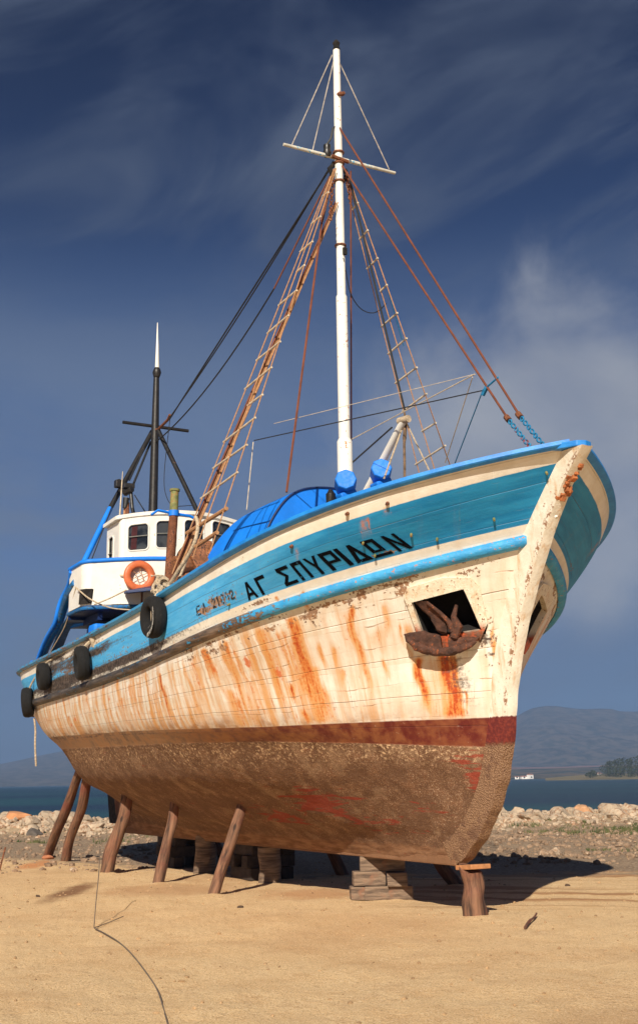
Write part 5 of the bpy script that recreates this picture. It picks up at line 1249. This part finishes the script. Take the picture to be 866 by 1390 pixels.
pebbles('sand_crumbs',2600,lambda r:world_at(r.uniform(8.5,26)**1.0,r.uniform(-7,8)),MCLOD,1,lambda r:.006+.026*r.random()**4,label='small loose crumbs of sand and grit on the sandy yard',cat='grit')
pebbles('gravel',3800,lambda r:(lambda q,s:world_at(q,s))(r.uniform(23,40),r.choice([-1,1,1])*r.uniform(3,13)),MSTONE2,2,lambda r:.03+.085*r.random()**2.5,label='loose brown gravel and broken stones between the sand and the rubble bank',cat='gravel')
pebbles('rubble',3000,lambda r:world_at(r.gauss(41.2,1.3),r.choice([-1,1])*r.uniform(3,14)),MSTONE,3,lambda r:.05+.13*r.random()**2,label='small pale rubble filling the gaps of the shore bank',cat='rubble')
# boulders of the bank, each its own
def boulder(x,y,s,seed,m,label,grp,fl=.7,dark=False):
    bm=bmesh.new(); bmesh.ops.create_icosphere(bm,subdivisions=3,radius=1)
    rs=random.Random(seed); cuts=[Vector((rs.gauss(0,1),rs.gauss(0,1),rs.gauss(0,.8))).normalized() for _ in range(9)]
    for v in bm.verts:
        p=v.co.copy(); r=1+.18*noise.noise(p*1.1+Vector((seed,0,0)))+.12*noise.fractal(p*3+Vector((seed,3,0)),1,2,3)
        for c_ in cuts:
            d=p.dot(c_)
            if d>.5: r=min(r,.58/d)
        v.co=Vector((p.x*r*s*rs.__class__(seed).uniform(.9,1.3),p.y*r*s,p.z*r*s*fl))
    me=bpy.data.meshes.new('boulder');bm.to_mesh(me);bm.free(); me.materials.append(m); o=bpy.data.objects.new('boulder',me);COL.objects.link(o)
    o.location=(x,y,gh(x,y)+s*fl*.28); o.rotation_euler=(0,0,rs.random()*6); shade_auto(o,24); return tag(o,label,'boulder',grp)
rs=random.Random(21); GR='pale boulders of the rubble bank along the shore'
LBL='pale weathered limestone boulder in the rubble bank along the shore'
for i in range(230):
    q=rs.gauss(41.6,1.1); s=(1 if rs.random()<.6 else -1)*rs.uniform(4.0,13.0); x,y=world_at(q,s); boulder(x,y,.12+.30*rs.random()**1.8,i+1,MSTONE,LBL,GR)
def bat(px,py,q,s,seed,m,label,fl=.7):
    s_=(px-433)/F*q/math.cos(0); x,y=world_at(q,s_); boulder(x,y,s,seed,m,label,None,fl)
bat(812,1090,41.5,.50,301,MSTONE,'largest cream boulder on the crest of the bank at the right',.75)
bat(775,1094,41.5,.36,302,simple('rusty_stone',(.55,.30,.16),.9,var=.3,scale=3),'orange-tinged boulder beside the largest cream one on the bank')
bat(738,1100,41,.40,303,MSTONE,'broad flat cream boulder on the bank right of the bow',.6)
bat(845,1098,41,.36,304,MSTONE,'rounded pale boulder at the right edge of the bank')
bat(87,1112,41.5,.58,305,MSTONE,'big pale rounded boulder on the bank just left of the stern props')
bat(30,1113,41.5,.62,306,simple('rusty_stone_left',(.52,.24,.11),.9,var=.35,scale=2),'wide orange stained boulder on the bank at the far left',.5)
bat(52,1121,38.5,.32,307,simple('dark_stone',(.12,.10,.085),.9,var=.3),'dark grey boulder in front of the orange one at the left')
bat(734,1152,26.3,.20,308,MSTONE,'lone pale stone lying on the brown gravel right of the bow')
bat(118,1124,38.5,.4,309,MSTONE,'pale boulder seen between the stern props')
bat(72,1155,27,.18,310,simple('red_stone',(.45,.17,.08),.9),'flat reddish stone on the sand left of the stern props',.4)
# grass tufts
def grass():
    rs=random.Random(9); b=MB(); V=[];Fc=[]
    spots=[]
    for i in range(85):
        r=rs.random()
        if r<.55: q,s=rs.gauss(35.5,1.2),rs.gauss(9.4,1.3)
        elif r<.8: q,s=rs.uniform(35,40),rs.uniform(6,11)
        elif r<.9: q,s=rs.uniform(24,30),rs.uniform(5.5,8.5)
        else: q,s=rs.uniform(34,39),-rs.uniform(5.5,10)
        spots.append((q,s))
    for q,s in spots:
        x0,y0=world_at(q,s); R0=rs.uniform(.15,.55); hh=rs.uniform(.04,.15)
        for j in range(int(90*R0)+20):
            a=rs.random()*6.28;d=R0*rs.random()**.5; x=x0+d*math.cos(a);y=y0+d*math.sin(a);z=gh(x,y)-.01; h=hh*rs.uniform(.5,1.2); l=rs.uniform(-.5,.5)*h;l2=rs.uniform(-.5,.5)*h; w=.014
            n=len(V); ca,sa=math.cos(a),math.sin(a); V+= [(x-w*ca,y-w*sa,z),(x+w*ca,y+w*sa,z),(x+l*.5+w*.7*ca,y+l2*.5+w*.7*sa,z+h*.6),(x+l,y+l2,z+h)]; Fc+=[(n,n+1,n+2),(n,n+2,n+3)]
    m,k=mat('grass'); nn=k.noise(k.pos(),1.5,4); k.out(k.mix(k.mr(nn,.35,.65),(.035,.060,.014),(.13,.125,.045)),.8)
    return tag(meshobj('grass',V,Fc,m),'low green and yellowish weeds on the stony ground before the bank','grass',kind='stuff')
grass()
# small things on the sand
tag(MB().tube(smoothpoly([gnd(712,1262)+[0,0,.02],gnd(718,1256)+[0,0,.05],gnd(726,1249)+[0,0,.03],gnd(728,1246)+[0,0,.05]],12),[.016]*6+[.012]*6,6).build('driftwood_stick',MLOG,None,smooth=True),'small dark bent stick lying on the sand at the right','stick')
tag(MB().tube([gnd(0,1183)+[0,0,.02],at(8,1150,0,gnd(0,1183)[0])],.016,6).build('iron_rod',MRUST,None),'thin dark rod sticking up from the sand at the far left','rod')
MGREYLINE=simple('grey_line',(.16,.12,.09),.9); g0=gnd(128,1262); b=MB(); b.tube(smoothpoly([at(136,1148,1,float(g0[1])+.6),at(135,1185,1,float(g0[1])+.4),at(131,1220,1,float(g0[1])+.2),g0+[0,0,.03]],20),.006,6); b.tube(smoothpoly([g0+[0,0,.02],gnd(140,1268)+[0,0,.02],gnd(158,1278)+[0,0,.02],gnd(172,1290)+[0,0,.02],gnd(184,1303)+[0,0,.02],gnd(215,1345)+[0,0,.015],gnd(230,1400)+[0,0,.015]],30),.0065,6); b.tube(smoothpoly([g0+[0,0,.02],gnd(150,1254)+[0,0,.02],gnd(168,1246)+[0,0,.02]],10),.005,6)
tag(b.build('mooring_line',MGREYLINE,None,smooth=True),'thin grey line hanging from the hull and trailing over the sand','rope')
for i,(px,py,s,lb) in enumerate([(52,1217,.05,'small dark stone on the sand at the left, near the red spill'),(327,1232,.05,'small dark clod on the sand below the nearest prop'),(770,1187+14,.06,'flat dark clod on the ruts at the right')]):
    g=gnd(px,py); boulder(g[0],g[1],s,400+i,simple('dark_pebble%d'%i,(.09,.055,.035),.9),lb,None,.5)

# ------------------------------------------------------------------ sea, far shore, mountains
SEA=-.55
m,k=mat('sea_water'); P=k.pos(); x,y,z=k.xyz(P)
q=k.m('ADD',k.m('MULTIPLY',k.m('SUBTRACT',x,float(CC[0])),float(d0[0])),k.m('MULTIPLY',k.m('SUBTRACT',y,float(CC[1])),float(d0[1])))
s=k.m('ADD',k.m('MULTIPLY',k.m('SUBTRACT',x,float(CC[0])),float(r0[0])),k.m('MULTIPLY',k.m('SUBTRACT',y,float(CC[1])),float(r0[1])))
wv=k.noise(k.comb(k.m('MULTIPLY',q,.9),k.m('MULTIPLY',s,.35),0),1.0,6,.65,.3); big=k.noise(k.comb(k.m('MULTIPLY',q,.02),k.m('MULTIPLY',s,.006),0),1,4,.5)
c=k.mix(k.mr(big,.4,.62),(.003,.018,.036),(.008,.052,.056)); c=k.mix(k.mr(wv,.60,.75,0,.35),c,(.05,.12,.13))
k.out(c,.32,0,k.bump(wv,1.0,.6),None,.28); MSEA=m
V=[];Fc=[]; far=26000
pts=[world_at(43.5,-60),world_at(43.5,60),world_at(300,3000),world_at(far,far),world_at(far,-far),world_at(300,-3000)]
tag(meshobj('sea',[(p[0],p[1],SEA) for p in pts],[(0,1,2,3,4,5)],MSEA),kind='structure')
def px2(pxl,py,q):
    """point at depth q seen at that pixel"""
    v=ray((pxl,py)); n=v[0]*d0[0]+v[1]*d0[1]; return CC+v*(q/n)
def ridge(name,prof,q0,q1,m,seed,rough=.1,rows=40,cols=260):
    """mountain: heights follow a skyline profile [(px,py)] at distance q1, falling to the shore at q0"""
    V=[];Fc=[]; xs=np.linspace(prof[0][0],prof[-1][0],cols)
    for i in range(rows):
        t=i/(rows-1); q=q0+(q1-q0)*t if t<=.8 else q0+(q1-q0)*t
        for x in xs:
            py=np.interp(x,[p[0] for p in prof],[p[1] for p in prof]); H=px2(x,py,q0+(q1-q0)*.8)[2]
            tt=min(1,t/.8); h=H*(tt**1.3) if t<=.8 else H*(1-(t-.8)/.2*.6)
            P_=px2(x,1060,q); w=4*tt*(1-tt)
            nn=noise.fractal(Vector((P_[0]/(q1*.05),P_[1]/(q1*.05),seed)),.9,2,6)
            h+=H*rough*nn*(w+.12)
            V.append((P_[0],P_[1],SEA-1 if i==0 else h))
    for i in range(rows-1):
        for j in range(cols-1): Fc.append((i*cols+j,i*cols+j+1,(i+1)*cols+j+1,(i+1)*cols+j))
    return tag(meshobj(name,V,Fc,m,None,True),kind='structure')
m,k=mat('mountain_scrub'); P=k.pos(); n1=k.noise(P,.006,6,.6); n2=k.noise(P,.03,5,.6); k.out(k.mix(k.mr(n2,.4,.6),k.mix(n1,(.035,.045,.035),(.060,.060,.045)),(.10,.09,.07)),1,0,None,None,.1); MMT=m
skyl=[(-900,1000),(-500,1010),(-250,1015),(-60,1041),(0,1037),(20,1033),(60,1024),(75,1021),(130,1012),(200,1004),(300,1000),(420,1002),(520,996),(620,985),(690,976),(705,972),(716,966),(730,960),(748,957.5),(765,958),(785,960.5),(805,961.5),(820,960.5),(835,961.5),(850,966),(880,965),(950,972),(1080,985),(1300,1000),(1700,1020)]
ridge('mountain',skyl,2600,4600,MMT,3,.10)
m,k=mat('far_plain'); P=k.pos(); n1=k.noise(P,.02,5,.6); n2=k.noise(P,.08,4,.6); k.out(k.mix(k.mr(n1,.4,.6),(.035,.05,.035),(.13,.10,.06)),1,0,None,None,.1)
MPL=m
ridge('far_shore',[(560,1050),(640,1046),(690,1043),(760,1042),(830,1040),(900,1038),(1200,1036)],1500,2300,MPL,7,.15,14,120)
# red earth band behind the shore
m,k=mat('red_field'); k.out(k.mix(k.noise(k.pos(),.01,4),(.13,.075,.06),(.20,.11,.08)),1)
ridge('red_fields',[(600,1046),(700,1039.5),(760,1038.5),(815,1036.5),(870,1037),(1100,1036)],2350,2600,m,9,.04,8,80)
# near headland and its wood
ridge('headland',[(740,1056),(790,1051),(820,1050),(900,1048),(1300,1046)],820,980,simple('dry_shore',(.17,.14,.07),.95,var=.3,scale=.05),11,.05,8,60)
def wood():
    rs=random.Random(8); V=[];Fc=[]
    xs=[]
    for i in range(60):
        px=rs.uniform(800,960); top=np.interp(px,[800,815,822,835,850,866,960],[1047,1043,1034,1031,1029,1025,1020])+rs.uniform(-1,2.5); q=rs.uniform(850,930)
        zt=px2(px,top,q)[2]; b0=px2(px,1056,q); zb=0; W_=rs.uniform(2.5,4.5)
        for j in range(110):
            u=rs.random();a=rs.random()*6.28; zz=zb+1.2+(zt-zb-1.2)*u**.8; rr=W_*math.sin(math.pi*min(1,.15+.85*u))**.6*rs.random()**.4
            x=b0[0]+rr*math.cos(a);y=b0[1]+rr*math.sin(a); s_=rs.uniform(.35,.9); n=len(V)
            v=[Vector((rs.gauss(0,1),rs.gauss(0,1),rs.gauss(0,1))).normalized()*s_ for _ in range(4)]
            V+= [(x+w_.x,y+w_.y,zz+w_.z*.7) for w_ in v]; Fc+=[(n,n+1,n+2),(n,n+2,n+3),(n,n+1,n+3),(n+1,n+2,n+3)]
        n=len(V); V+=[(b0[0]-.3,b0[1],zb-1),(b0[0]+.3,b0[1],zb-1),(b0[0]+.2,b0[1]+.2,zt*.6),(b0[0]-.2,b0[1]-.2,zt*.6)]; Fc+=[(n,n+1,n+2,n+3)]
    m,k=mat('wood_foliage'); k.out(k.mix(k.noise(k.pos(),.3,3),(.018,.030,.016),(.05,.06,.03)),.9)
    return tag(meshobj('wood',V,Fc,m),'dark clump of trees on the far headland at the right','trees',kind='stuff')
wood()
MHS=simple('whitewashed_wall',(.80,.78,.74),.8,var=.05); MRF=simple('tiled_roof',(.36,.17,.11),.9)
for i,(px,w_,h_,lb) in enumerate([(701,5,2.6,'tiny white house at the left of the far shore group'),(710,7,2.8,'low white house in the middle of the far shore group'),(719,7,5,'tallest white house of the far shore group'),(813,8,5,'small pale house standing alone near the dark trees')]):
    p=px2(px,1054,1480); e=empty('house',(p[0],p[1],0),lb,'house','white houses on the far shore')
    rz=Matrix.Rotation(R(60+20*i),3,'Z'); MB().box((p[0],p[1],h_/2),(w_,w_*.7,h_),rz).build('wall',MHS,e)
    V=[Vector(v) for v in ((-.55,-.4,0),(.55,-.4,0),(.55,.4,0),(-.55,.4,0),(-.5,0,.16),(.5,0,.16))]; V=[rz@(v*w_)+Vector((p[0],p[1],h_)) for v in V]
    MB().add(V,[(0,1,5,4),(1,2,5),(2,3,4,5),(3,0,4),(3,2,1,0)]).build('roof',MRF,e)
    MB().add([tuple(rz@Vector((x,-w_*.352,z))+Vector((p[0],p[1],0))) for x,z in((-1,1),(1,1),(1,3),(-1,3))],[(0,1,2,3)]).build('window',MDARK,e)
# ------------------------------------------------------------------ air
def haze():
    c=CC+np.array([d0[0],d0[1],0])*2300; h=(-5,330)
    rz=math.atan2(d0[1],d0[0]); b=MB(); b.box((0,0,0),(5600,7600,h[1]-h[0])); m=bpy.data.materials.new('haze_air'); m.use_nodes=True; nt=m.node_tree; nt.nodes.clear()
    v=nt.nodes.new('ShaderNodeVolumePrincipled'); v.inputs['Color'].default_value=(.30,.49,.90,1); v.inputs['Density'].default_value=HAZE; v.inputs['Anisotropy'].default_value=0.0
    o_=nt.nodes.new('ShaderNodeOutputMaterial'); nt.links.new(v.outputs[0],o_.inputs['Volume'])
    o=b.build('haze',m); o.location=(c[0],c[1],(h[0]+h[1])/2); o.rotation_euler=(0,0,rz); return tag(o,kind='stuff')
HAZE=.00019
haze()
